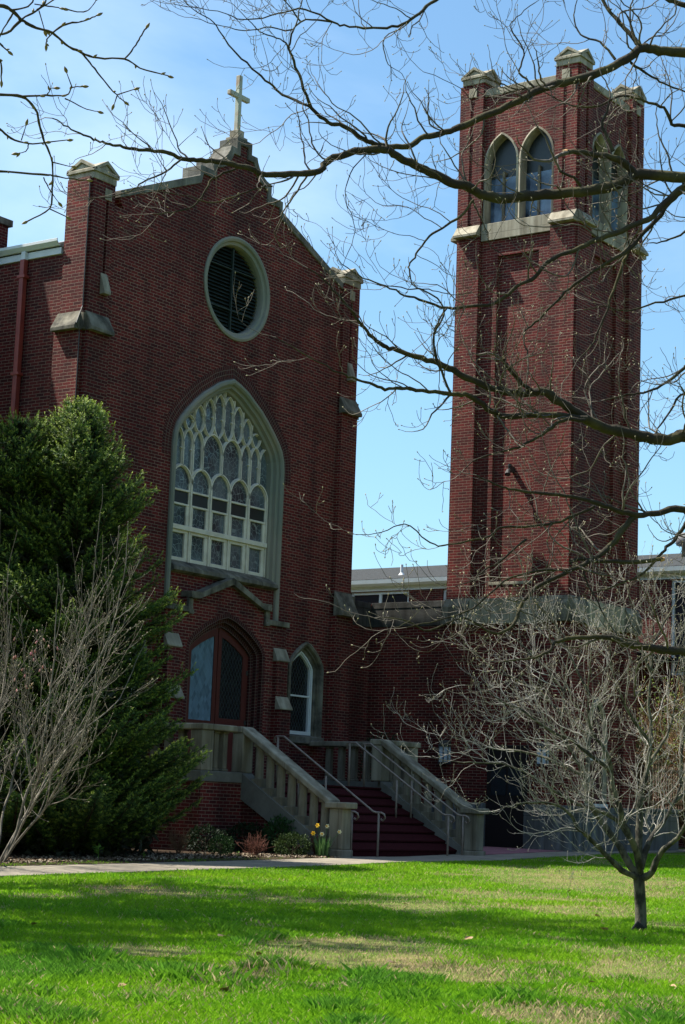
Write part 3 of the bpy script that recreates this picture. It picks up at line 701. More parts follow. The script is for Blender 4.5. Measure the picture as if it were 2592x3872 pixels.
for face, sg in ((TY0+.01, -1), (TY1-.01, 1)):
    for a0, a1 in ((39.16, 39.84), (41.86, 42.52)):
        pil(mb, 'y', a0, a1, face, sg, 5.95, 14.97, .13)
        pil(mb, 'y', a0, a1-.06, face, sg, 15.2, 18.93, .145, (a0+.26, a0+.38))
        pil(mb, 'y', a0, a1, face, sg, -.3, 5.40, .15)
mb.build('pilaster', BRICK, tower)
# upper belt: sloping blocks on the pilasters and a plain band between
mb = MB()
def wx(zt, zb, p0, p1, y0, y1, sg=-1, face=TX):
    f_ = face
    pr = [(f_+sg*(p0-.03), zt), (f_+sg*p0, zt), (f_+sg*p1, zb+.06), (f_+sg*p1, zb), (f_+sg*(p0-.03), zb)]
    mb.plate('y', pr, [], y0, y1)
def wy(zt, zb, p0, p1, x0, x1, sg=-1, face=TY0):
    pr = [(face+sg*(p0-.03), zt), (face+sg*p0, zt), (face+sg*p1, zb+.06), (face+sg*p1, zb), (face+sg*(p0-.03), zb)]
    mb.plate('x', pr, [], x0, x1)
for face, sg in ((TX, -1), (TX1, 1)):
    wx(15.25, 14.95, .13, .30, 21.36, 22.06, sg, face); wx(15.25, 14.95, .13, .30, 24.04, 24.72, sg, face)
    a, b = sorted((face+sg*.02, face+sg*.075)); mb.box(a, b, 22.06, 24.04, 14.83, 15.26)
for face, sg in ((TY0, -1), (TY1, 1)):
    wy(15.25, 14.95, .13, .30, 39.14, 39.82, sg, face); wy(15.25, 14.95, .13, .30, 41.84, 42.54, sg, face)
    a, b = sorted((face+sg*.02, face+sg*.07)); mb.box(39.82, 41.84, a, b, 14.85, 15.27)
for xa in (TX-.12, TX1-.06):
    for ya in (TY0-.12, TY1-.06): mb.box(xa, xa+.18, ya, ya+.18, 14.955, 15.23)
build_split(mb, 'belt', STONE, tower, .01)
# lower band
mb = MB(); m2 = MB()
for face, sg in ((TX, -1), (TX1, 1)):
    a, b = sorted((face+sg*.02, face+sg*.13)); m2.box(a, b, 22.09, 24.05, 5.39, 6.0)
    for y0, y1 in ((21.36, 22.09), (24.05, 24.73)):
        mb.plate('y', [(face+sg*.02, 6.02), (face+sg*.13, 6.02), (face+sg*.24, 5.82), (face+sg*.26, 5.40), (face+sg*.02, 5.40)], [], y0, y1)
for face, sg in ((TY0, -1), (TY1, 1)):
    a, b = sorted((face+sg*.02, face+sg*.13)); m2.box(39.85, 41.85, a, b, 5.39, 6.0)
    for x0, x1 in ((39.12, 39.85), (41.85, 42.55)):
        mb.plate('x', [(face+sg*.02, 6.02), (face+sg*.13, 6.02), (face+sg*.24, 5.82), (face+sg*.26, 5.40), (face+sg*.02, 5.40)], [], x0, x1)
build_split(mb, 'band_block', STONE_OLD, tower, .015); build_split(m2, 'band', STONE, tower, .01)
mb = MB(); mb.box(TX-.015, TX+.085, 22.42, 23.61, 6.33, 6.40); mb.build('panel_sill', STONE, tower, bevel=.006)
# parapet coping, caps, small stones
mb = MB()
for x0, x1 in ((TX-.07, TX+.33), (TX1-.33, TX1+.05)): mb.box(x0, x1, 22.02, 24.04, 18.55, 18.74)
for y0, y1 in ((TY0-.06, TY0+.33), (TY1-.33, TY1+.05)): mb.box(39.78, 41.86, y0, y1, 18.55, 18.74)
build_split(mb, 'coping', STONE, tower, .02)
mb = MB(); cz = 18.92
for x0 in (39.08, 41.88):
    for y0 in (21.36, 24.0): mb.box(x0+.03, x0+.60, y0+.03, y0+.60, 15.3, cz)
build_split(mb, 'turret', BRICK, tower)
for x0 in (39.06, 41.85):
    for y0 in (21.33, 23.98):
        mb = MB(); gabled_cap(mb, x0, x0+.66, y0, y0+.66, cz); mb.build('corner_cap', STONE, tower, bevel=.012)
mb = MB()
for g0 in (21.66, 24.28): mb.box(TX-.155, TX-.08, g0-.05, g0+.17, 18.56, 18.80); mb.box(TX1+.08, TX1+.125, g0-.05, g0+.17, 18.56, 18.80)
for g0 in (39.42, 42.12): mb.box(g0-.05, g0+.17, TY0-.155, TY0-.08, 18.56, 18.80)
build_split(mb, 'pilaster_stone', STONE, tower, .006)
# paired lancets
def lancets(axis, org, face):
    mb = MB(); pr = [(-.03, .05), (-.03, -.03), (.015, -.045), (.03, -.01), (.045, .06), (.055, .22)]
    for s in (-1, 1): mb.sweep(lan(s*.495), pr, axis, org, depth0=face-.03)
    wn = mb.build('belfry_window', STONE, tower)
    mb = MB()
    for s in (-1, 1):
        q = off_path(lan(s*.495), .045)
        q = [(org-u, z) for u, z in q] if axis == 'x' else [(org+u, z) for u, z in q]
        mb.plate(axis, q, [], face+.21, face+.23)
    build_split(mb, 'dark_opening', GLASS_DIM, wn)
    mb = MB(); m2 = MB()
    for s in (-1, 1):
        for a, b in ((-.40, -.06), (.0, .40)):
            p = [(s*.495+a, 15.3), (s*.495+b, 15.3), (s*.495+b, 16.45), (s*.495+a, 16.45)]
            p = [(org-u, z) for u, z in p] if axis == 'x' else [(org+u, z) for u, z in p]
            mb.plate(axis, p, [], face+.17, face+.185)
        p = [(s*.495-.06, 15.3), (s*.495+.0, 15.3), (s*.495+.0, 16.6), (s*.495-.06, 16.6)]
        p = [(org-u, z) for u, z in p] if axis == 'x' else [(org+u, z) for u, z in p]
        m2.plate(axis, p, [], face+.13, face+.2)
    build_split(mb, 'pane', GLASS_TOWER, wn); build_split(m2, 'mullion', STONE_OLD, wn)
lancets('x', TYC, TX); lancets('y', TXC, TY0)
# floodlight
mb = MB(); mb.box(39.10, 39.32, 23.02, 23.08, 9.02, 9.16); mb.tube([(39.13, 23.05, 9.14), (39.13, 23.05, 9.20)], .05, 8)
mb.tube([(39.06, 23.05, 9.05), (39.0, 23.03, 8.93)], [.04, .075], 10); fl = mb.build('floodlight', DARKMETAL, tower)
mb = MB(); mb.tube([(38.999, 23.03, 8.928), (38.995, 23.028, 8.92)], .062, 10); mb.build('lens', GLASS_PLAIN, fl)
# plinth, basement door, street window
mb = MB(); mb.box(TX-.20, TX+.0, 21.2, 22.40, -.2, 1.06); mb.box(TX-.17, TX+.0, 21.22, 22.40, 1.061, 1.20)
mb.box(TX+.001, 42.75, 21.2, 21.46, -.2, 1.06); mb.box(TX+.001, 42.72, 21.22, 21.46, 1.061, 1.20)
mb.box(TX-.20, TX+.0, 23.52, 24.75, -.2, 1.06); mb.box(TX-.17, TX+.0, 23.52, 24.75, 1.061, 1.20)
mb.box(TX-.215, TX-.195, 21.9, 22.1, -.2, 1.05); mb.box(39.7, 39.95, 21.18, 21.205, -.2, 1.05)
build_split(mb, 'plinth', PLINTH, tower, .012)
mb = MB(); mb.box(TX-.03, TX+.03, 22.42, 23.50, -.1, 2.55); dr = mb.build('basement_door', mat('black_door', (0.012, 0.008, 0.008), .6, .3), tower)
mb = MB(); mb.box(TX-.045, TX-.031, 22.52, 22.92, 1.39, 2.0); mb.box(TX-.045, TX-.031, 22.98, 23.38, 1.39, 2.0); mb.build('pane', GLASS_PLAIN, dr)
wpath = arch_path(.46, 2.9, 3.75, 1.28, 0)
mb = MB(); mb.sweep(wpath, [(0, .03), (0, -.05), (.06, -.06), (.09, .0), (.12, .06)], 'y', 40.71, depth0=TY0-.02); sw = mb.build('street_window', STONE, tower)
mb = MB(); mb.plate('y', [(40.71+u, z) for u, z in off_path(wpath, .1)], [], TY0-.015, TY0-.004); mb.build('pane', GLASS_PLAIN, sw)
mb = MB(); mb.box(40.27, 41.15, TY0-.05, TY0-.016, 2.28, 2.33); mb.box(40.20, 41.22, TY0-.09, TY0-.02, 1.20, 1.279); mb.build('frame', WHITE, sw)
for y in (24.57, 21.92):
    lt = thing('wall_lantern', (TX-.2, y, 2.1), 'pale glass wall lantern ' + ('left of' if y > 23 else 'right of') + ' the dark basement door', 'lantern', 'lanterns beside the basement door')
    mb = MB(); xb = TX-.11
    mb.box(xb-.17, xb-.01, y-.14, y+.14, 2.08, 2.13); mb.box(xb-.17, xb-.01, y-.14, y+.14, 2.49, 2.53); mb.box(xb-.17, xb-.15, y-.012, y+.012, 2.131, 2.489)
    mb.box(xb-.17, xb-.15, y-.14, y-.12, 2.131, 2.489); mb.box(xb-.17, xb-.15, y+.12, y+.14, 2.131, 2.489); mb.plate('y', [(xb-.17, 2.531), (xb-.01, 2.531), (xb-.02, 2.60), (xb-.10, 2.64)], [], y-.13, y+.13)
    mb.build('frame', DARKMETAL, lt)
    mb = MB(); mb.box(xb-.148, xb-.012, y-.118, y+.118, 2.131, 2.489); mb.build('glass', OPAL, lt)

# ------------------------------------------------------------------ link between church and tower
link = thing('connecting_wing', (39.6, 26.2, 0), 'dark flat roofed brick wing with a stone band joining church and tower', 'building')
mb = MB(); mb.box(37.7, 39.24, 27.0, 27.3, -.3, 5.98); mb.box(39.25, 39.6, 24.72, 27.3, -.3, 5.98); mb.build('wall', BRICK, link)
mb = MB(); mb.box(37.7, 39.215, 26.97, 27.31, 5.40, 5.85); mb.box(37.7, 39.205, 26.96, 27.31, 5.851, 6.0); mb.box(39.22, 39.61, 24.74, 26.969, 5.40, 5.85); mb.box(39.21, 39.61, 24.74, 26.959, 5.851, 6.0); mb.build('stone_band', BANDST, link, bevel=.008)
mb = MB(); mb.box(39.2, 39.25, 24.8, 26.99, -.2, 1.1); mb.build('plinth', PLINTH, link)
mb = MB(); mb.box(39.6, 52, 24.8, 30, 5.6, 5.7); mb.build('roof', DARK, link)
# ------------------------------------------------------------------ entrance stairs
Y0S, TR, RI = 21.789, .2816, .1778
LZ = 8*RI; SXL, SXR = 30.55, 35.17; LF = 23.76
st = thing('entrance_stairs', (32.85, 22.5, 0), 'wide entrance stairs with maroon treads between sloping stone balustrades', 'stairs')
mb = MB(); prof = [(LF+.15, -.2), (Y0S, -.2)]
for k in range(8):
    y = Y0S+k*TR; prof += [(y, (k+1)*RI-.055), (y-.026, (k+1)*RI-.035), (y-.026, (k+1)*RI-.008), (y-.008, (k+1)*RI)]
prof += [(LF+.15, LZ)]
mb.plate('x', prof, [], SXL-.02, SXR+.02); mb.build('steps', CARPET, st)
mb = MB(); mb.box(29.05, 36.5, LF+.152, F-.44, 1.2, LZ); mb.build('landing', CONC, st)
mb = MB(); mb.box(28.99, 30.5, LF+.0, LF+.3, -.3, 1.36); mb.box(35.2, 36.55, LF, LF+.3, -.3, 1.36); mb.box(28.99, 29.3, LF+.3, F-.002, -.3, 1.36); mb.box(36.25, 36.55, LF+.3, F-.002, -.3, 1.36)
# stepped brick below the stringers
for a, b in ((30.29, 30.49), (35.22, 35.42)): mb.plate('x', [(21.7, -.3), (LF-.01, -.3), (LF-.01, 1.15), (21.75, -.1)], [], a, b)
build_split(mb, 'brick_base', BRICK, st)
mb = MB()
for x0, x1 in ((28.94, 30.24), (35.48, 36.66)): mb.box(x0, x1, LF-.03, LF+.31, 1.361, 1.57)
mb.box(28.94, 29.27, LF+.311, F-.003, 1.361, 1.57); mb.box(36.3, 36.63, LF+.311, F-.003, 1.361, 1.57)
build_split(mb, 'curb', CONC, st, .014)
mb = MB()
for x0, x1 in ((28.93, 30.02), (35.52, 36.67)): mb.box(x0, x1, LF-.045, LF+.29, 2.35, 2.47)
mb.box(28.93, 29.28, LF+.291, F-.003, 2.35, 2.47); mb.box(36.29, 36.64, LF+.291, F-.003, 2.35, 2.47)
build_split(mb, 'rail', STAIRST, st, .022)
SL = .632
for x0, x1 in ((30.23, 30.60), (35.13, 35.50)):
    yb, yt = 21.62, LF+.02
    # stringer
    zt = 1.575
    pr = [(yb, zt-SL*(yt-yb)), (yt, zt), (yt, zt-.52), (yb, -.2)]
    mb = MB(); mb.plate('x', pr, [], x0+.02, x1-.02); mb.build('stringer', CONC, st, bevel=.015)
    zr = 2.475; mb = MB()
    mb.plate('x', [(yb-.02, zr-SL*(yt-yb)-.012), (yt, zr), (yt, zr-.135), (yb-.02, zr-SL*(yt-yb)-.147)], [], x0, x1)
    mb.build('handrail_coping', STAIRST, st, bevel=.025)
    # newels
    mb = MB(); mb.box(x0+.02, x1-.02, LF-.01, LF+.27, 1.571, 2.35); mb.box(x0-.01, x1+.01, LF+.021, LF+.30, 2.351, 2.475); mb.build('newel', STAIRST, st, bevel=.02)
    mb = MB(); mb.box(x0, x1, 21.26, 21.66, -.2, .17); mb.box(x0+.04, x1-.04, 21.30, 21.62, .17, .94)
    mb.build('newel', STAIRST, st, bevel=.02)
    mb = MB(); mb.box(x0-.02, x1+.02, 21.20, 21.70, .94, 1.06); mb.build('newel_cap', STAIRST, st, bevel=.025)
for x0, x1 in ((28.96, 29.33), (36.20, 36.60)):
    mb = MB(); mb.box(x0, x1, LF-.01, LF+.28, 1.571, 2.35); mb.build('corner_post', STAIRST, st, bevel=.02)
# balusters
mb = MB(); q = [(.07, 0), (.07, .05)]
bx, by = 29.52, LF+.14
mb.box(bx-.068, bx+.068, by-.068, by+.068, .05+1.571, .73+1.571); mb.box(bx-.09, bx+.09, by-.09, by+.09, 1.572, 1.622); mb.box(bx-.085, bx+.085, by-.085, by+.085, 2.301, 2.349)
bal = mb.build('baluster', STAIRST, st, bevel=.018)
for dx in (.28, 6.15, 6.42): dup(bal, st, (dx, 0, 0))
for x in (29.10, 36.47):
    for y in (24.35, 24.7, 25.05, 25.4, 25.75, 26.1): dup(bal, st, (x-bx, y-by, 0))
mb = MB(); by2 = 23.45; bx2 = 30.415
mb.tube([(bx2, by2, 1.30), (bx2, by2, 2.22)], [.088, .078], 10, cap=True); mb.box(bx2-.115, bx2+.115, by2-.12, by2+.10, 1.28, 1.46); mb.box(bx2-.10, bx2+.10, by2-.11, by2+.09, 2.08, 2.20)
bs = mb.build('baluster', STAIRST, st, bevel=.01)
for x in (30.415, 35.315):
    for k in range(7):
        if x < 31 and k == 0: continue
        dup(bs, st, (x-bx2, -k*.272, -k*.272*SL))
# metal handrails
RW = Y0S-.25
for x, lab in ((30.92, 'tan pipe handrail beside the left stone balustrade of the stairs'), (31.84, 'long tan pipe handrail on the stairs nearer the left balustrade'), (34.42, 'tan pipe handrail on the stairs nearer the right balustrade'), (35.0, 'tan pipe handrail close against the right stone balustrade')):
    hr = thing('handrail', (x, RW, 0), lab, 'handrail', 'pipe handrails on the entrance stairs')
    mb = MB(); r = .021
    y_t, z_t = 24.1, 2.36
    yb, zb = RW+.12, .89
    pts = [(x, y_t+.06, z_t-.13), (x, y_t+.09, z_t-.03), (x, y_t+.05, z_t), (x, y_t-.15, z_t), (x, yb+.02, zb+.02), (x, yb-.06, zb), (x, RW-.06, zb), (x, RW-.13, zb-.03), (x, RW-.15, zb-.10), (x, RW-.1, zb-.15), (x, RW-.05, zb-.12)]
    mb.tube(pts, r, 8); mb.build('rail', METAL, hr, smooth=True)
    for yy, z0, z1 in ((RW, -.05, zb), (22.85, .7, 1.58), (24.1, LZ, z_t)):
        mb = MB(); mb.tube([(x, yy, z0), (x, yy, z1)], .022, 8); mb.build('post', METAL, hr, smooth=True)

# ------------------------------------------------------------------ long wing behind
XW = 52.0
wing = thing('rear_wing', (XW+3, 26, 0), 'long low brick wing with white gutter and grey shingle roof behind the tower', 'building')
mb = MB()
wins = [(34.3, 36.6), (31.6, 33.0), (23.2, 25.0), (20.6, 22.4)]
holes = [[(a, z0), (b, z0), (b, 8.03), (a, 8.03)] for a, b in wins for z0 in (5.2,)]
mb.plate('x', [(12, -.3), (46, -.3), (46, 8.2), (12, 8.2)], holes, XW, XW+.3); mb.box(XW+.31, XW+6, 12, 12.3, -.3, 8.2); mb.build('wall', BRICK, wing)
for a, b in wins:
    mb = MB(); z0, z1 = 5.2, 8.03; m_ = (a+b)/2
    for p, q in ((a, a+.08), (b-.08, b), (m_-.05, m_+.05)): mb.box(XW+.06, XW+.16, p, q, z0+.08, z1-.08)
    mb.box(XW+.06, XW+.16, a, b, z1-.08, z1); mb.box(XW+.06, XW+.16, a, b, z0, z0+.08)
    wn = mb.build('window', WHITE, wing)
    mb = MB(); mb.box(XW+.12, XW+.14, a+.08, b-.08, z0+.08, z1-.08); mb.build('pane', GLASS_PLAIN, wn)
mb = MB(); mb.box(XW-.02, XW+.2, 12, 46, 8.05, 8.2); mb.plate('y', [(XW-.32, 8.39), (XW-.30, 8.26), (XW-.22, 8.2), (XW, 8.2), (XW, 8.39)], [], 12, 46); mb.build('gutter', WHITE, wing)
mb = MB(); mb.plate('y', [(XW-.22, 8.42), (XW+6, 9.72), (XW+12, 8.42), (XW+12, 8.3), (XW+6, 9.6), (XW-.2, 8.36)], [], 11.7, 46.3); mb.build('roof', SHINGLE, wing)
mb = MB(); mb.lathe([(.16, 9.05), (.16, 9.62), (.33, 9.66), (.36, 9.8), (.33, 9.95), (.22, 10.05), (.02, 10.07)], XW+4, 26.4, 14); mb.build('roof_vent', mat('grey_vent', (.16, .15, .15), .6, .4), wing, smooth=True)
mb = MB(); mb.tube([(XW+1.5, 35.6, 8.6), (XW+1.5, 35.6, 9.12)], .05, 8); mb.tube([(XW+1.5, 35.6, 8.74), (XW+1.5, 35.6, 8.84)], [.13, .06], 8); mb.build('vent_pipe', WHITE, wing)
mb = MB(); mb.tube([(XW+3, 23.2, 8.9), (XW+3, 23.2, 9.5)], .12, 8); mb.build('vent_pipe', WHITE, wing)

# low wall, fence and hedge right of the tower
mb = MB(); mb.box(42.77, 44.9, 21.3, 21.62, -.2, 1.15); mb.box(42.77, 44.95, 21.27, 21.65, 1.151, 1.24); mb.box(44.62, 44.95, 21.66, 30, -.2, 1.16)
tag(mb.build('low_wall', PLINTH, bevel=.015), 'low pale stone wall running right from the tower base', 'wall')
fence = thing('metal_fence', (45.5, 22.0, 1.2), 'brown metal railing of thin upright bars standing above the low wall', 'fence')
FB = mat('brown_rail', (0.20, 0.115, 0.075), .6, .3)
mb = MB(); fy = 21.48
for z in (1.40, 2.2): mb.box(43.5, 50.5, fy-.02, fy+.02, z-.03, z+.03)
mb.build('crossbar', FB, fence)
mb = MB(); mb.box(43.515, 43.535, fy-.012, fy+.012, 1.24, 2.3); pk = mb.build('picket', FB, fence)
for k in range(1, 48): dup(pk, fence, (.145*k, 0, 0))

# ------------------------------------------------------------------ vegetation tools
rng = np.random.default_rng(7)
def nrm(v): return v/(np.linalg.norm(v)+1e-9)
class Tubes:
    """many tapering tubes gathered into one mesh"""
    def __init__(s): s.V = []; s.Fq = []; s.n = 0; s.c = []
    def add(s, pts, rad, sides=5, col=None):
        pts = np.asarray(pts, float); rad = np.asarray(rad, float); n = len(pts)
        t = np.empty_like(pts); t[1:-1] = pts[2:]-pts[:-2]; t[0] = pts[1]-pts[0]; t[-1] = pts[-1]-pts[-2]
        t /= np.linalg.norm(t, axis=1, keepdims=True)+1e-9
        a = np.array([.31, .2, .93]) if abs(t[0][2]) < .8 else np.array([.95, .1, .2])
        u = np.cross(t, a); u /= np.linalg.norm(u, axis=1, keepdims=True)+1e-9; v = np.cross(t, u)
        an = 2*np.pi*np.arange(sides)/sides
        ring = pts[:, None]+rad[:, None, None]*(np.cos(an)[None, :, None]*u[:, None]+np.sin(an)[None, :, None]*v[:, None])
        s.V.append(ring.reshape(-1, 3))
        i = np.arange(n-1)[:, None]*sides; k = np.arange(sides)[None]; k2 = (k+1) % sides
        q = np.stack([i+k, i+k2, i+sides+k2, i+sides+k], -1).reshape(-1, 4)+s.n
        s.Fq.append(q); s.n += n*sides
    def build(s, name, material, parent=None):
        return np_mesh(name, np.concatenate(s.V), np.concatenate(s.Fq), material, parent, smooth=True)
def np_mesh(name, V, Fc, material, parent=None, smooth=False, colors=None, uv=None):
    off = RL[parent.name] if parent is not None else np.array([V[:, 0].mean(), V[:, 1].mean(), V[:, 2].min()])
    me = bpy.data.meshes.new(name); k = Fc.shape[1]
    me.vertices.add(len(V)); me.vertices.foreach_set('co', (V-off).astype(np.float32).ravel())
    me.loops.add(Fc.size); me.loops.foreach_set('vertex_index', Fc.astype(np.int32).ravel())
    me.polygons.add(len(Fc)); me.polygons.foreach_set('loop_start', (np.arange(len(Fc))*k).astype(np.int32)); me.polygons.foreach_set('loop_total', np.full(len(Fc), k, np.int32))
    if smooth: me.polygons.foreach_set('use_smooth', np.ones(len(Fc), bool))
    if colors is not None:
        at_ = me.color_attributes.new('tint', 'FLOAT_COLOR', 'POINT'); c4 = np.ones((len(V), 4), np.float32); c4[:, :3] = colors; at_.data.foreach_set('color', c4.ravel())
    me.update(calc_edges=True); me.validate(); me.materials.append(material)
    o = bpy.data.objects.new(name, me); C.objects.link(o)
    if parent is not None: o.parent = parent; RL[o.name] = off
    else: o.location = off; RL[o.name] = off
    return o
def smooth_path(pts, sub=4):
    P = np.asarray(pts, float); n = len(P)
    if n < 3: return P
    E_ = np.vstack([2*P[0]-P[1], P, 2*P[-1]-P[-2]]); o = []
    for i in range(n-1):
        p0, p1, p2, p3 = E_[i:i+4]
        for t in np.linspace(0, 1, sub, endpoint=False):
            o.append(.5*((2*p1)+(-p0+p2)*t+(2*p0-5*p1+4*p2-p3)*t*t+(-p0+3*p1-3*p2+p3)*t**3))
    o.append(P[-1]); return np.array(o)
def rot_about(d, ang, az):
    d = nrm(d); a = np.array([0, 0, 1.0]) if abs(d[2]) < .9 else np.array([1.0, 0, 0])
    u = nrm(np.cross(d, a)); v = np.cross(d, u)
    return nrm(d*math.cos(ang)+math.sin(ang)*(math.cos(az)*u+math.sin(az)*v))
def branch(T, B, p, d, Ln, r, lv, cfg, rg):
    """a branch with its side twigs; cfg: max level, wander, up, density and ratio per level, bud size"""
    seg = max(3, int(Ln/cfg['seg'])+1); st_ = Ln/seg; pts = [p]; dd = nrm(d)
    for i in range(seg):
        dd = nrm(dd+rg.normal(0, cfg['wander'], 3)+np.array([0, 0, cfg['up'][min(lv, len(cfg['up'])-1)]])*(i+1)/seg)
        pts.append(pts[-1]+dd*st_)
    pts = np.array(pts); rt = max(cfg['rmin'], r*.45)
    rad = np.linspace(r, rt, len(pts))
    T.add(pts, rad, 6 if r > .02 else (4 if r > .006 else 3))
    if lv >= cfg['max']:
        if B is not None and rg.random() < cfg.get('budp', 1): bud(B, pts[-1], dd, cfg['bud'])
        return
    n = max(1, int(Ln*cfg['dens'][lv]*rg.uniform(.7, 1.3)))
    for j in range(n):
        t = rg.uniform(cfg.get('t0', .15), 1.0); f = t*seg; i = min(int(f), seg-1); q = pts[i]+(pts[i+1]-pts[i])*(f-i)
        dr = rot_about(pts[i+1]-pts[i], rg.uniform(*cfg['ang']), rg.uniform(0, 2*math.pi))
        if 'flat' in cfg: dr = nrm(dr*np.array([1, 1, cfg['flat']]))
        l2 = Ln*cfg['ratio'][lv]*rg.uniform(.55, 1.25)*(1.15-.55*t)
        branch(T, B, q, dr, max(cfg['lmin'], l2), max(cfg['rmin'], rad[i]*cfg.get('rr', .55)), lv+1, cfg, rg)
    branch(T, B, pts[-1], dd, max(cfg['lmin'], Ln*.3), rt, cfg['max'], cfg, rg)
def bud(B, p, d, s):
    d = nrm(d); B.add([p-d*s*.2, p+d*s*.5, p+d*s*1.2, p+d*s*2.0], [s*.25, s*.6, s*.5, s*.05], 4)
def limb(T, tw, B, pts, r0, r1, cfg, rg, sub=4, kids=True, t0=0.0):
    P = smooth_path(pts, sub); n = len(P); rad = np.linspace(r0, r1, n)
    P = P + rg.normal(0, .004, P.shape)
    rad = rad*rg.uniform(.92, 1.1, n)
    T.add(P, rad, 8 if r0 > .02 else 5)
    if not kids: return
    L_ = np.concatenate([[0], np.cumsum(np.linalg.norm(np.diff(P, axis=0), axis=1))]); tot = L_[-1]
    k = int(tot*cfg['ldens'])
    for j in range(k):
        s = rg.uniform(t0, 1)*tot; i = min(np.searchsorted(L_, s), n-1); i = max(1, i)
        dr = rot_about(P[i]-P[i-1], rg.uniform(*cfg['ang']), rg.uniform(0, 2*math.pi)); dr = nrm(dr+np.array([0, 0, cfg.get('lup', .25)]))
        ln = rg.uniform(*cfg['llen'])*(1.15-.5*s/tot)
        branch(tw, B, P[i-1], dr, ln, max(cfg['rmin'], min(rad[i]*.5, cfg.get('r1', .011))), 1, cfg, rg)
    branch(tw, B, P[-1], P[-1]-P[-2], rg.uniform(*cfg['llen'])*.7, max(cfg['rmin'], r1), 1, cfg, rg)
# ------------------------------------------------------------------ lawn
def vnoise(x, y, sc, seed):
    r = np.random.default_rng(seed).random((64, 64)); X = x*sc; Y = y*sc
    i = np.floor(X).astype(int); j = np.floor(Y).astype(int); fx = X-i; fy = Y-j; fx = fx*fx*(3-2*fx); fy = fy*fy*(3-2*fy)
    g = lambda a, b: r[a % 64, b % 64]
    return (g(i, j)*(1-fx)+g(i+1, j)*fx)*(1-fy)+(g(i, j+1)*(1-fx)+g(i+1, j+1)*fx)*fy
def dryness(X, Y):
    n = .55*vnoise(X, Y, .42, 3)+.30*vnoise(X, Y, 1.1, 4)+.15*vnoise(X, Y, 3.1, 5)
    d = .75*np.clip((n-.60)/.12, 0, 1)
    d = d*np.clip((.814*X+.58*Y-13.6)/2.0, .12, 1)
    # worn bands of dry turf
    def band(cx, cy, rx, ry, a=.0):
        u = (X-cx)*.58-(Y-cy)*.81; t = (X-cx)*.81+(Y-cy)*.58
        return np.clip(1.35-((u/rx)**2+(t/ry)**2)-.9*(vnoise(X, Y, 1.6, 9)-.5), 0, 1)
    for x, y, rx, ry in DRY: d = np.maximum(d, .9*band(x, y, rx, ry))
    return d
def ground_at(x, y):
    k = PW/1568.0; v = RIGHT*(x*k-PW/2)/FPX - UP*(y*k-PH/2)/FPX + FWD
    u = np.arange(5, 80, .02); P = EYE+v*u[:, None]; i = np.argmax(P[:, 2] <= gz(P[:, 0], P[:, 1])); return P[i]
DRY = []
for x, y, rx, ry in ((1330, 2012, 1.6, 1.3), (1180, 2003, .7, .8), (830, 2185, .85, .45), (690, 2178, .4, .3), (1050, 2230, .5, .25), (1530, 2120, .35, .2), (880, 2165, .5, .3), (1250, 2333, .5, .2), (300, 2180, .5, .2), (950, 2075, .5, .4), (1450, 2230, .4, .2)):
    p = ground_at(x, y); DRY.append((p[0], p[1], rx*1.15, ry*3.2))
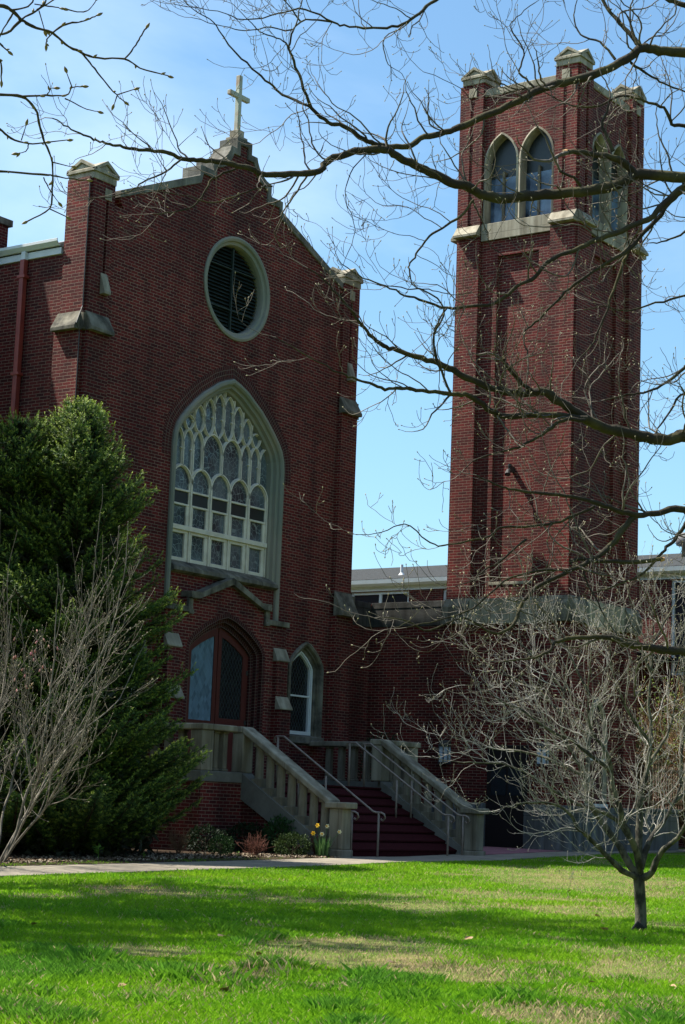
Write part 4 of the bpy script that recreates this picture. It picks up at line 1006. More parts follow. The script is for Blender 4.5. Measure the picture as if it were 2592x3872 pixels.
def grass(name, n, ulo, uhi, seed):
    g = np.random.default_rng(seed)
    q = g.uniform(0, 1, n); u = ulo*(uhi/ulo)**q
    lat = g.uniform(-.27, .27, n)*u
    X = u*.8144+lat*.58; Y = u*.58-lat*.8144
    lawn = (Y < front_y(X)-.02+.05*g.random(n)) | ((Y > back_y(X)-.03) & (Y < back_y(X)+.45+.8*vnoise(X, Y, 1.2, 12)) & (X < 29.6))
    d = dryness(X, Y)
    keep = lawn & (g.random(n) > d*.55)
    X, Y, u, d = X[keep], Y[keep], u[keep], d[keep]; n = len(X)
    lush = np.clip((vnoise(X, Y, 1.5, 21)-.60)/.2, 0, 1)*np.clip((24-u)/6, 0, 1)*(d < .3)
    h = (.023+.026*g.random(n))*(1+.35*np.clip((18-u)/5, 0, 1))*(1+.8*lush)*(1-.45*d)*(1+.5*vnoise(X, Y, .9, 31))
    for cx, cy, r in TUFTS:
        m_ = np.exp(-((X-cx)**2+(Y-cy)**2)/(r*r)); h = h*(1+1.15*m_*g.random(n)); lush = np.maximum(lush, .8*m_)
    wdt = np.maximum(.0035, .00024*u)*g.uniform(.7, 1.4, n)
    a = g.uniform(0, 2*np.pi, n); ln = g.uniform(.15, .95, n)*h
    dx, dy = np.cos(a), np.sin(a); b = g.uniform(0, 2*np.pi, n); lx, ly = np.cos(b)*ln, np.sin(b)*ln
    Z = gz(X, Y)-.004
    V = np.empty((n, 4, 3))
    V[:, 0] = np.stack([X-dx*wdt/2, Y-dy*wdt/2, Z], -1); V[:, 1] = np.stack([X+dx*wdt/2, Y+dy*wdt/2, Z], -1)
    V[:, 2] = np.stack([X+lx*.4+dx*wdt*.42, Y+ly*.4+dy*wdt*.42, Z+h*.66], -1)
    V[:, 3] = np.stack([X+lx, Y+ly, Z+h*.98], -1)
    G1 = np.array([.075, .265, .008]); G2 = np.array([.225, .455, .018]); BL = np.array([.085, .235, .028]); DR = np.array([.52, .41, .23])
    t = g.random((n, 1)); col = G1*(1-t)+G2*t
    yel = vnoise(X, Y, .8, 41)[:, None]; col = col*(1-.35*yel)+np.array([.42, .62, .020])*.34*yel
    col = col*(1-.75*lush[:, None])+BL*(.75*lush[:, None])*(.8+.5*t)
    isd = (g.random(n) < d*.86+.022)[:, None]; col = np.where(isd, DR*(.55+.75*t), col)
    cv = np.repeat(col[:, None], 4, 1)
    Fq = (np.arange(n)[:, None]*4+np.array([[0, 1, 2, 3]]))
    o = np_mesh(name, V.reshape(-1, 3), Fq, GRASSM, None, colors=cv.reshape(-1, 3)); o['kind'] = 'stuff'; return o
GRASSM = mat('grass_blade', (1, 1, 1), 0.5, 0.22, attr='tint')
def leafy(M, fac=.35):
    """let some light through thin leaves"""
    n = M.node_tree; b = n.nodes['Principled BSDF']; o = n.nodes['Material Output']; lk = n.links.new
    tr = n.nodes.new('ShaderNodeBsdfTranslucent'); ms = n.nodes.new('ShaderNodeMixShader'); ms.inputs['Fac'].default_value = fac
    s = b.inputs['Base Color']
    if s.is_linked: lk(s.links[0].from_socket, tr.inputs['Color'])
    else: tr.inputs['Color'].default_value = s.default_value
    lk(b.outputs[0], ms.inputs[1]); lk(tr.outputs[0], ms.inputs[2]); lk(ms.outputs[0], o.inputs['Surface'])
leafy(GRASSM, .5)
TUFTS = []
for x, y, r in ((430, 2255, .34), (820, 2250, .30), (560, 2270, .2), (240, 2215, .3), (1150, 2235, .35), (1260, 2230, .25), (1020, 2215, .3), (1420, 2250, .2), (640, 2235, .25), (1330, 2330, .3), (510, 2138, .22), (435, 2135, .16), (670, 2185, .12), (795, 2195, .14), (80, 2290, .3), (330, 2300, .25), (1180, 2300, .3), (940, 2300, .25), (1500, 2310, .25), (650, 2240, .14)):
    p = ground_at(x, y); TUFTS.append((p[0], p[1], r))
grass('grass', 660000, 11.8, 45.0, 5)

# ------------------------------------------------------------------ conifers
SPR = mat('spruce_needles', (1, 1, 1), 0.6, 0.25, attr='tint'); leafy(SPR, .22)
SBARK = mat('conifer_bark', (.07, .05, .038), .95, .1, col2=(.035, .026, .02), nscale=12, bump=.01)
def conifer(name, base, Ht, R0, seed, label, lean=(0, 0), az_bias=None):
    g = np.random.default_rng(seed)
    root = thing(name, base, label, 'spruce tree', 'spruces beside the church corner')
    base = np.array(base, float); T = Tubes(); V = []; Cc = []
    tip = base+np.array([lean[0], lean[1], Ht])
    axis = lambda h: base+(tip-base)*(h/Ht)
    T.add([axis(h) for h in np.linspace(-.2, Ht-.1, 8)], np.linspace(.17, .012, 8), 8)
    bt_ = 1.0
    def sprig(p, d, Ln, tip_c):
        d = nrm(d); k = max(6, int(Ln/.0115)); t = np.linspace(0, 1, k)
        a = np.array([0, 0, 1.0]) if abs(d[2]) < .9 else np.array([1., 0, 0])
        u_ = nrm(np.cross(d, a)); v_ = np.cross(d, u_)
        ang = g.uniform(0, 2*np.pi, k); c = p+d*(t*Ln)[:, None]
        nd = d*.75+np.cos(ang)[:, None]*u_*.8+np.sin(ang)[:, None]*v_*.8
        ln = (.058*(1.12-.55*t))[:, None]; sd_ = np.cross(nd, d); sd_ /= np.linalg.norm(sd_, axis=1, keepdims=True)+1e-9
        q = np.stack([c-sd_*.008, c+sd_*.008, c+nd*ln], 1); V.append(q)
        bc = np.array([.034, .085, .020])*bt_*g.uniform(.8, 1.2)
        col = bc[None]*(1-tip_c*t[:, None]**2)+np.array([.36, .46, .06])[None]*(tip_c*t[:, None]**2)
        Cc.append(np.repeat(col[:, None], 3, 1))
    z = .25
    while z < Ht-.12:
        f = z/Ht; rr = R0*(1-f)**.64 + .06
        nb = int(9+5*(1-f))
        for b in range(nb):
            az = g.uniform(0, 2*np.pi); bt_ = g.uniform(.55, 1.3); rb = rr*(.40+.84*float(vnoise(np.array([az*1.1+9]), np.array([z*1.55+3]), 1.0, seed)[0]))*g.uniform(.86, 1.12)+.05
            if az_bias: rb *= 1+az_bias[1]*max(0, math.cos(az-az_bias[0]))
            hz = np.array([math.cos(az), math.sin(az), 0]); p0 = axis(z+g.uniform(-.06, .06))
            up = .55*f**2+.02; drp = -.28*(1-f)
            s = np.linspace(0, 1, 7)
            P = p0+hz*(rb*s)[:, None]+np.array([0, 0, 1.0])*(rb*(up*s+drp*s*(1-s)*1.4+.16*s**3))[:, None]
            T.add(P, np.linspace(.020*rb+.004, .004, 7), 4)
            L_ = rb; step = .105; nn = int(L_*.86/step)
            for i in range(nn):
                t = 1-i*step/L_; j = min(int(t*6), 5); q = P[j]+(P[j+1]-P[j])*(t*6-j); d = nrm(P[j+1]-P[j])
                sid = nrm(np.cross(d, [0, 0, 1]))
                tl = min(.36, .16+.55*(1-t)*L_*.42)*g.uniform(.75, 1.2)
                for sg in (-1, 1):
                    dd = nrm(d*.8+sg*sid*.75+np.array([0, 0, g.uniform(-.22, .28)]))
                    sprig(q, dd, tl, .75 if t > .5 else .25)
                    if tl > .17:
                        sprig(q+dd*tl*.45, nrm(dd+d*.7+g.normal(0, .2, 3)), tl*.55, .6)
                        sprig(q+dd*tl*.55, nrm(dd-.3*d+np.array([0, 0, -.35])), tl*.45, .2)
            sprig(P[-2], P[-1]-P[-2]+np.array([0, 0, .06]), .2, 1.0)
            if f > .25:
                for q in range(2): sprig(P[-1-q*2]-hz*.04, hz*.35+np.array([g.normal()*.2, g.normal()*.2, 1]), g.uniform(.14, .26), 1.0)
        z += .085+.035*f
    for k in range(9): sprig(axis(Ht-.05-.05*k), np.array([.25*g.normal(), .25*g.normal(), 1]), .34-.01*k, .95)
    for k in range(5):
        az = g.uniform(0, 6.28); sprig(axis(Ht-.35), np.array([math.cos(az)*.6, math.sin(az)*.6, 1]), .32, .9)
    # dark filler added inside the crown, inner shade put into its colour
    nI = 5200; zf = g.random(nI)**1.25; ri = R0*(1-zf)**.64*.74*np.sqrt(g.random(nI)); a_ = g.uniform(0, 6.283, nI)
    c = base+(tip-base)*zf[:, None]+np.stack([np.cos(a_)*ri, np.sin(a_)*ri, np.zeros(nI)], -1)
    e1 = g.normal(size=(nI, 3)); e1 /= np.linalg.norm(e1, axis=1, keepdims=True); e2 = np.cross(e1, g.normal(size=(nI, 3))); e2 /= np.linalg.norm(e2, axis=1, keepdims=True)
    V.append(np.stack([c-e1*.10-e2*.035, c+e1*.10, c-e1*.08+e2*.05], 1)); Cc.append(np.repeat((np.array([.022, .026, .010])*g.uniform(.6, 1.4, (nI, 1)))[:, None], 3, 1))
    V = np.concatenate(V).reshape(-1, 3); Cc = np.concatenate(Cc).reshape(-1, 3)
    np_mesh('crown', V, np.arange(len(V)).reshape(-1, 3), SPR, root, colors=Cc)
    T.build('trunk', SBARK, root)
    return root
SPX = None
def on_ray(x, y, Yp):
    k = PW/1568.0; v = RIGHT*(x*k-PW/2)/FPX - UP*(y*k-PH/2)/FPX + FWD
    return EYE+v*((Yp-EYE[1])/v[1])
pA = on_ray(190, 935, 23.6); pB = on_ray(48, 975, 24.4)
bA = on_ray(150, 1900, 23.6); bB = on_ray(25, 1900, 24.4)
zA, zB = float(gz(bA[0], bA[1])), float(gz(bB[0], bB[1]))
spA = conifer('spruce', (bA[0], bA[1], zA), pA[2]-zA, 2.25, 11, 'tall bright green spruce rising highest before the church corner', (pA[0]-bA[0], pA[1]-bA[1]), (math.atan2(-.6, .8), .10))
conifer('spruce', (bB[0], bB[1], zB), pB[2]-zB, 2.2, 12, 'green spruce at the left edge, a little lower and behind its neighbour', (pB[0]-bB[0], pB[1]-bB[1]))

big = spA.copy(); C.objects.link(big); big.location = (23.3, 27.6, float(gz(23.3, 27.6))); big.scale = (1.25, 1.25, 1.52); big.rotation_euler = (0, 0, 2.0)  # unseen spruce, added to throw shade on the two in front
tag(big, 'unseen spruce added behind the pair to shade their lower branches')
for ch_ in spA.children:
    c_ = ch_.copy(); C.objects.link(c_); c_.parent = big

# ------------------------------------------------------------------ bare flowering shrub on the left
TWIG = mat('grey_twig', (.24, .213, .17), .85, .2, col2=(.09, .08, .06), nscale=9)
PINK = mat('pink_bud', (.50, .16, .20), .6, .2, col2=(.33, .25, .14), nscale=3)
BUDM = mat('pale_bud', (.44, .40, .28), .7, .2, col2=(.30, .24, .14), nscale=6)
g = np.random.default_rng(21)
bs_ = on_ray(-12, 1962, 21.75); bs_[2] = gz(bs_[0], bs_[1])
shrub = thing('bare_shrub', bs_, 'bare many-stemmed grey shrub with a few pink buds leaning over the spruces', 'shrub')
T = Tubes(); B = Tubes()
cfg = dict(max=3, wander=.085, up=[.05, .10, .12, .14], seg=.16, dens=[2.8, 3.9, 5.0], ratio=[.36, .45, .5], ang=(RAD(18), RAD(42)), rmin=.0028, lmin=.10, bud=.012, rr=.5, t0=.22, budp=.9)
for k in range(14):
    az = g.uniform(0, 2*np.pi) if k % 3 else math.atan2(-.81, .58)+g.normal(0, .5)
    tl = g.uniform(RAD(3), RAD(41)); d = np.array([math.cos(az)*math.sin(tl), math.sin(az)*math.sin(tl), math.cos(tl)])
    branch(T, B, bs_+np.array([math.cos(az)*.16*g.random(), math.sin(az)*.16*g.random(), -.05]), d, g.uniform(3.7, 5.6)*(1-.14*tl), g.uniform(.014, .026), 0, cfg, g)
T.build('stem', TWIG, shrub); B.build('bud', BUDM, shrub)
B = Tubes()
for k in range(26):
    p = at(g.uniform(30, 140), g.uniform(1440, 1590), 30.6+g.uniform(-.5, .5)); bud(B, p, np.array([g.normal()*.4, g.normal()*.4, 1]), .03)
B.build('blossom', PINK, shrub)

# ------------------------------------------------------------------ young dogwood on the lawn
DOGB = mat('dogwood_bark', (.15, .14, .10), .95, .15, col2=(.045, .042, .034), nscale=9, bump=.012, bscale=60, stretch=(1, 1, .6), lo=.42, hi=.58)
DOGT = mat('dogwood_twig', (.42, .395, .35), .8, .2, col2=(.22, .20, .165), nscale=6)
g = np.random.default_rng(31)
D0 = 21.55
def dz_(x, y, u): return at(963+.3858*x, 1512.3+.3858*y, u)
dogb = ground_at(1466, 2131)
dog = thing('dogwood', dogb, 'small bare dogwood with forked low limbs standing on the lawn at right', 'tree')
T = Tubes(); TW = Tubes(); B = Tubes()
tr = [dogb+np.array([0, 0, -.1]), dogb+np.array([0, 0, .02]), at(1466, 2080, D0), at(1463, 2030, D0), at(1462, 2005, D0)]
P = smooth_path(tr, 4); T.add(P, np.concatenate([np.array([.150, .122, .095, .082, .074, .069]), np.linspace(.066, .063, len(P)-6)]), 12)
cfg = dict(max=3, wander=.17, up=[.1, .12, .22, .36], seg=.05, dens=[3, 7.0, 10], ratio=[.45, .46, .5], ang=(RAD(28), RAD(66)), rmin=.0016, lmin=.06, bud=.0085, flat=.55, rr=.52, ldens=6.6, llen=(.42, 1.15), lup=.22, r1=.0065, budp=.75)
limbs = [
 ([(1300, 1290), (1210, 1250), (1140, 1190), (1060, 1110), (1000, 1050), (960, 1010), (920, 980), (890, 910), (800, 850), (700, 838), (560, 850), (470, 880)], [0, -.1, -.2, -.3, -.4, -.5, -.55, -.6, -.7, -.8, -.9, -1.0], .040, .006),
 ([(1300, 1270), (1240, 1210), (1180, 1100), (1100, 990), (1060, 930), (1020, 870), (990, 790), (980, 690), (940, 620), (900, 540), (860, 480), (830, 380), (845, 280), (850, 180), (870, 0), (900, -120)], [0, .05, .1, .15, .2, .2, .25, .3, .3, .3, .3, .3, .35, .4, .45, .5], .050, .006),
 ([(1300, 1260), (1285, 1150), (1240, 1040), (1200, 960), (1180, 870), (1150, 780), (1130, 650), (1110, 560), (1060, 480), (1000, 380), (990, 200), (1000, 60), (1010, -80)], [0, -.1, -.2, -.2, -.25, -.25, -.25, -.3, -.3, -.35, -.4, -.45, -.5], .050, .006),
 ([(1300, 1260), (1290, 1060), (1300, 950), (1300, 820), (1320, 720), (1350, 600), (1360, 480), (1365, 370), (1350, 250), (1365, 60), (1380, -150), (1370, -330)], [0, .1, .15, .2, .25, .3, .3, .35, .4, .45, .5, .55], .056, .006),
 ([(1310, 1230), (1340, 1100), (1390, 1010), (1440, 950), (1500, 840), (1540, 740), (1600, 600), (1640, 400)], [0, .1, .3, .4, .5, .6, .7, .8], .042, .006),
 ([(1310, 1290), (1370, 1250), (1420, 1140), (1480, 1085), (1540, 1030), (1600, 900), (1700, 760), (1790, 640)], [0, -.1, -.2, -.3, -.4, -.5, -.5, -.5], .050, .006),
 ([(1225, 1030), (1170, 950), (1090, 900), (940, 850), (840, 800), (760, 745), (690, 700), (600, 650), (480, 610), (330, 600), (180, 595), (60, 570)], [-.2, -.2, -.25, -.3, -.35, -.4, -.4, -.4, -.4, -.45, -.5, -.5], .030, .004),
 ([(1345, 620), (1420, 500), (1480, 380), (1510, 200), (1540, 0)], [.3, .4, .5, .55, .6], .026, .005),
 ([(1130, 650), (1010, 560), (900, 470), (760, 410), (620, 300), (500, 250), (380, 170), (260, 140)], [-.25, -.3, -.35, -.4, -.45, -.5, -.55, -.6], .026, .004),
 ([(980, 690), (850, 620), (700, 560), (560, 530), (430, 520), (260, 470), (120, 440)], [.3, .4, .5, .55, .6, .65, .7], .024, .004),
 ([(840, 330), (720, 200), (600, 120), (450, 60), (330, -40), (240, -90)], [.35, .4, .45, .5, .5, .5], .022, .004),
 ([(1360, 480), (1250, 330), (1180, 180), (1130, 20), (1110, -160)], [.3, .2, .1, .0, -.1], .024, .005),
 ([(850, 180), (760, 60), (640, -60), (540, -160), (480, -240)], [.4, .5, .6, .65, .7], .02, .004),
 ([(1000, 200), (930, 60), (860, -90), (800, -200)], [-.4, -.4, -.4, -.4], .018, .004),
 ([(1500, 840), (1580, 760), (1680, 500), (1760, 250)], [.5, .6, .7, .8], .026, .005),
 ([(1540, 740), (1545, 560), (1570, 330), (1560, 60), (1580, -150)], [.6, .65, .7, .75, .8], .026, .005),
 ([(1365, 60), (1290, -120), (1230, -260), (1190, -380)], [.45, .4, .35, .3], .02, .004),
 ([(1380, -100), (1460, -260), (1530, -380)], [.5, .55, .6], .018, .004)]
for pts, du, r0, r1 in limbs:
    P3 = [dz_(x, y, D0+d) for (x, y), d in zip(pts, du)]
    limb(T, TW, B, P3, r0*.88, r1*.8, cfg, g, t0=.22 if r0 > .035 else .08)
T.build('trunk', DOGB, dog); TW.build('twig', DOGT, dog); B.build('bud', BUDM, dog)
# small ribbed plaque leaning at its foot
PLQ = mat('black_plaque', (.012, .012, .016), .45, .5)
pl = at(1465, 2127, D0-.16)
ply = MB()
ex = nrm(RIGHT*.8+np.array([0, 0, -.62])); ey = nrm(np.array([0, 0, .72])+RIGHT*.55-FWD*.0); ez = nrm(np.cross(ex, ey))
def slab(mb, c, a, b, d, ha, hb, hd):
    vs = [c+sa*a*ha+sb*b*hb+sc*d*hd for sa in (-1, 1) for sb in (-1, 1) for sc in (-1, 1)]
    mb.add(vs, [(0, 1, 3, 2), (4, 6, 7, 5), (0, 4, 5, 1), (2, 3, 7, 6), (0, 2, 6, 4), (1, 5, 7, 3)])
slab(ply, pl, ex, ey, ez, .085, .06, .016)
for k in range(-3, 4): slab(ply, pl+ey*(k*.016)-ez*.018*(1 if ez@FWD > 0 else -1), ex, ey, ez, .075, .004, .006)
tag(ply.build('plaque', PLQ, bevel=.004), 'small black ribbed plaque tilted in the grass against the dogwood trunk', 'plaque')

# ------------------------------------------------------------------ big bare tree at the right, trunk outside the view
OAKB = mat('limb_bark', (.042, .036, .027), .95, .15, col2=(.085, .078, .036), nscale=3.2, bump=.012, bscale=40, lo=.46, hi=.66)
OAKT = mat('tree_twig', (.17, .148, .12), .85, .2, col2=(.07, .06, .045), nscale=5)
ORANGE = mat('broken_wood', (.46, .20, .07), .9, .1, col2=(.56, .42, .26), nscale=8)
g = np.random.default_rng(41)
z2 = lambda x, y: (781.6+.5015*x, .5015*y)
z1 = lambda x, y: (.5015*x, .5015*y)
z4 = lambda x, y: (781.6+.5015*x, 544.5+.5015*y)
z6 = lambda x, y: (781.6+.5015*x, 1088.9+.5015*y)
tb = at(1930, 2100, 16.0); tb[2] = gz(tb[0], tb[1])
oak = thing('lawn_tree', tb, 'big bare tree whose mossy limbs reach in from the right across the church', 'tree')
T = Tubes(); TW = Tubes(); B = Tubes()
def fr(lst, z): return [z(*p) for p in lst]
LIMBS = [  # picture points, depth at the trunk end and at the tip, radii
 (fr([(1800, 300), (1690, 250), (1568, 238), (1450, 232), (1370, 218), (1300, 270), (1180, 330), (1040, 370), (930, 397), (820, 455), (690, 515), (560, 572), (470, 605), (380, 625), (300, 665), (200, 668), (130, 650), (70, 615), (0, 570)], z2)+fr([(1500, 560), (1420, 490), (1375, 370), (1330, 250), (1320, 215), (1340, 140)], z1), 16.0, 14.6, .050, .008),
 (fr([(1420, 490), (1290, 430), (1230, 380), (1150, 310), (1060, 225), (1010, 150), (960, 90), (880, 40)], z1), 14.9, 14.4, .013, .004),
 (fr([(1320, 215), (1280, 180), (1200, 150), (1130, 90)], z1), 14.6, 14.4, .008, .004),
 (fr([(1900, 900), (1720, 830), (1568, 815), (1360, 795), (1290, 830), (1130, 872), (960, 885), (840, 895), (720, 905), (640, 885), (580, 850), (500, 830), (400, 785), (330, 750), (260, 720), (200, 680), (60, 690)], z2)+fr([(1500, 730), (1460, 775), (1390, 790), (1300, 795), (1200, 795), (1150, 770), (1080, 755), (980, 735), (900, 728), (830, 725), (760, 695), (690, 690), (620, 680), (560, 670), (500, 655), (440, 640), (380, 615), (310, 580), (240, 540)], z1), 15.6, 13.6, .056, .005),
 (fr([(1090, 765), (1020, 790), (960, 830), (920, 900), (870, 945), (780, 970), (700, 975)], z1), 14.4, 14.0, .012, .005),
 (fr([(830, 725), (760, 780), (650, 830), (600, 870), (500, 900), (400, 905)], z1), 13.9, 13.7, .009, .004),
 (fr([(1240, 845), (1000, 1000), (900, 880), (720, 860), (600, 905)], z1)[0:1]+fr([(1150, 865), (1060, 900), (950, 925), (850, 890), (700, 870)], z1), 14.3, 14.0, .008, .004),
 (fr([(1345, 800), (1290, 740), (1230, 715), (1130, 700), (1030, 692)], z2), 15.4, 15.2, .034, .022),
 (fr([(1240, 690), (1210, 620), (1190, 570), (1215, 490), (1225, 440)], z2), 15.4, 15.5, .018, .008),
 (fr([(1090, 850), (1060, 810), (1000, 785)], z2), 15.0, 14.9, .016, .012),
 (fr([(1900, 980), (1740, 920), (1568, 900), (1500, 920), (1420, 915), (1300, 885), (1200, 865), (1120, 825), (1030, 770), (930, 705), (840, 708), (740, 700), (640, 665), (510, 605), (440, 570), (370, 550), (250, 510), (190, 490), (130, 440), (80, 380), (20, 300), (-60, 215), (-150, 140)], z4), 15.4, 14.0, .062, .005),
 (fr([(1120, 825), (960, 808), (740, 808), (690, 790), (600, 730), (560, 715), (500, 712), (400, 700), (280, 685), (200, 690), (130, 665), (60, 640), (0, 615), (-150, 540), (-300, 450)], z4), 14.9, 13.6, .030, .004),
 (fr([(930, 710), (860, 690), (800, 640), (760, 590), (738, 550)], z4), 14.8, 14.6, .020, .016),
 (fr([(1110, 830), (1010, 830), (940, 880), (850, 935), (760, 965), (640, 1000), (560, 1050)], z4), 14.8, 14.2, .020, .004),
 (fr([(500, 712), (440, 570), (420, 440), (470, 330), (380, 240), (300, 230), (160, 210)], z4), 14.2, 13.9, .012, .004),
 (fr([(1700, 840), (1560, 850), (1470, 930), (1400, 1000), (1280, 1050), (1150, 1100), (1090, 1130)], z2)+fr([(960, 95), (880, 180), (820, 210), (690, 300), (590, 310), (480, 320), (380, 290), (290, 260), (200, 220), (100, 180), (0, 120)], z4), 15.4, 14.2, .032, .004),
 (fr([(1350, 20), (1270, 80), (1150, 150), (1040, 230), (970, 300), (900, 370), (840, 420), (830, 470), (850, 530)], z4), 15.2, 14.7, .018, .007),
 (fr([(1568, 855), (1500, 920), (1440, 1000), (1330, 1120)], z2)+fr([(1290, 110), (1240, 240), (1210, 330), (1150, 470), (1090, 540)], z4), 15.5, 15.0, .026, .005),
 (fr([(480, 320), (430, 410), (420, 470), (440, 560)], z4), 14.4, 14.3, .009, .005),
 (fr([(590, 900), (620, 960), (660, 1040), (680, 1120), (760, 1180)], z2), 15.0, 14.8, .008, .004),
 (fr([(600, 910), (560, 970), (480, 1030), (400, 1080), (340, 1160), (310, 1206)], z2)+fr([(310, 140), (330, 220), (420, 240), (500, 260)], z4), 14.9, 14.5, .013, .004),
 (fr([(200, 670), (120, 700), (40, 790), (20, 900), (60, 1050), (20, 1180)], z2), 14.8, 14.4, .006, .003),
 (fr([(1900, 250), (1568, 155), (1450, 165), (1350, 180), (1260, 155), (1170, 125), (1060, 95), (920, 80), (790, 65), (710, 40), (620, 0)], z6), 14.8, 13.8, .034, .005),
 (fr([(1330, 185), (1280, 250), (1210, 335), (1130, 390), (1050, 430), (900, 500), (830, 570), (800, 640), (770, 690), (690, 715), (560, 650), (400, 700), (300, 660), (180, 640)], z6), 14.5, 13.4, .027, .004),
 (fr([(1150, 140), (1070, 175), (1000, 205), (870, 230), (740, 230), (680, 270), (600, 290), (460, 315), (390, 295), (290, 220), (180, 255), (60, 270)], z6), 14.3, 13.6, .014, .003),
 (fr([(840, 290), (790, 330), (720, 390), (650, 430), (590, 480), (520, 500)], z6), 13.9, 13.6, .010, .004),
 (fr([(1050, 430), (900, 430), (740, 480), (600, 600), (440, 660), (300, 690)], z6), 14.0, 13.5, .012, .004),
 (fr([(1700, 60), (1568, 225), (1510, 300), (1460, 350), (1380, 440), (1280, 490), (1150, 530), (1050, 560)], z6), 14.6, 14.1, .020, .004),
 (fr([(1460, 380), (1290, 395), (1130, 380), (1050, 385), (1060, 410)], z6), 14.3, 14.2, .019, .014),
 (fr([(1100, 440), (1160, 560), (1200, 640), (1250, 720)], z6), 14.2, 14.0, .009, .004),
 (fr([(1900, 900), (1700, 830), (1568, 805), (1460, 790), (1350, 770), (1290, 765), (1240, 740), (1160, 735), (990, 750), (940, 800), (860, 830), (740, 850)], z6), 13.6, 12.8, .044, .005),
 (fr([(1365, 215), (1330, 170), (1280, 120), (1230, 60), (1190, 0), (1150, -80)], z2), 15.9, 16.2, .026, .012),
 (fr([(1700, 60), (1568, 20), (1500, 0), (1430, -60)], z2), 15.9, 16.0, .03, .02),
 (fr([(1320, 285), (1400, 340), (1470, 380), (1568, 420), (1700, 430)], z2), 15.9, 16.4, .014, .006),
 (fr([(1800, 640), (1568, 575), (1510, 570), (1470, 490), (1400, 470), (1350, 450), (1260, 440), (1180, 480), (1090, 485), (1000, 465), (930, 420)], z2), 16.3, 15.8, .02, .006),
 (fr([(1250, 270), (1180, 190), (1090, 160), (1060, 70), (1080, -20)], z2), 15.9, 16.3, .014, .004),
 (fr([(890, 405), (840, 360), (810, 320), (830, 230), (770, 130), (800, 80), (880, 10)], z2), 15.6, 15.9, .012, .004),
 (fr([(890, 408), (780, 400), (700, 370), (640, 360), (620, 400), (590, 450), (540, 400), (380, 325)], z2), 15.6, 15.2, .009, .003),
 (fr([(1700, 1000), (1568, 1060), (1480, 1100), (1400, 1110)], z2), 15.8, 15.6, .016, .005),
 (fr([(1720, 500), (1568, 590), (1480, 660), (1400, 700), (1300, 715), (1200, 740)], z4), 15.6, 15.2, .020, .006),
 (fr([(1720, 840), (1568, 710), (1500, 790), (1440, 870)], z4), 15.5, 15.3, .014, .008),
 (fr([(1700, 250), (1568, 265), (1430, 300), (1300, 330), (1200, 310), (1100, 330)], z4), 15.7, 15.2, .013, .004),
 ([(1160, -60), (1080, -30), (995, 0), (960, 30), (920, 55), (870, 65), (800, 60), (760, 50), (700, 20), (640, 30), (560, 45), (500, 25), (400, 10)], 15.6, 14.4, .018, .003),
 ([(760, 50), (700, 45), (660, 70), (620, 60), (560, 70), (510, 60), (440, 40)], 15.0, 14.5, .009, .003),
 ([(690, 50), (640, -10), (600, -40)], 15.0, 14.9, .008, .003)]
cfg = dict(max=3, wander=.20, up=[.05, .10, .20, .30], seg=.055, dens=[3, 6.5, 8.5], ratio=[.45, .46, .5], ang=(RAD(30), RAD(70)), rmin=.0020, lmin=.05, bud=.008, rr=.5, ldens=5.2, llen=(.28, .90), lup=.22, r1=.009, budp=.8)
joins = []
for i, (pts, ua, ub, ra, rb) in enumerate(LIMBS):
    n = len(pts); P3 = [at(x, y, ua+(ub-ua)*k/(n-1)) for k, (x, y) in enumerate(pts)]
    stub = ra < .04 and rb/ra > .6
    if pts[0][0] > 1600: joins.append((P3[0], P3[1], ra))
    limb(T, TW, B, P3, ra*.86, rb*.86, dict(cfg, ldens=.8 if stub else cfg['ldens']), g, t0=.0)
# trunk with the feet of the limbs
tk = [tb+np.array([0, 0, -.2]), tb+np.array([0, 0, .5]), at(1915, 1700, 16.0), at(1925, 1200, 16.1), at(1915, 700, 16.2), at(1900, 200, 16.4), at(1890, -300, 16.6)]
P = smooth_path(tk, 6); T.add(P, np.linspace(.30, .10, len(P)), 14)
for p, q, r in joins:
    z = max(.8, p[2]-.55*np.linalg.norm((P[0]-p)[:2])); i = int(np.argmin(abs(P[:, 2]-z)))
    T.add(smooth_path([P[i], (P[i]*.45+p*.55)+np.array([0, 0, .12]), p, q], 5), np.linspace(r*1.7, r, 16), 8)
T.build('trunk', OAKB, oak); TW.build('twig', OAKT, oak); B.build('bud', BUDM, oak)
Bk = Tubes()
for a, b, u in (((1030, 692), (1008, 690), 15.2),): Bk.add([at(*z2(*a), u), at(*z2(*b), u)], [.026, .012], 7)
for a, b, u in (((1455, 380), (1475, 379), 14.3),): Bk.add([at(*z6(*a), u), at(*z6(*b), u)], [.021, .012], 7)
for a, b, u in (((738, 552), (734, 542), 14.6),): Bk.add([at(*z4(*a), u), at(*z4(*b), u)], [.018, .014], 7)
Bk.build('broken_end', ORANGE, oak)

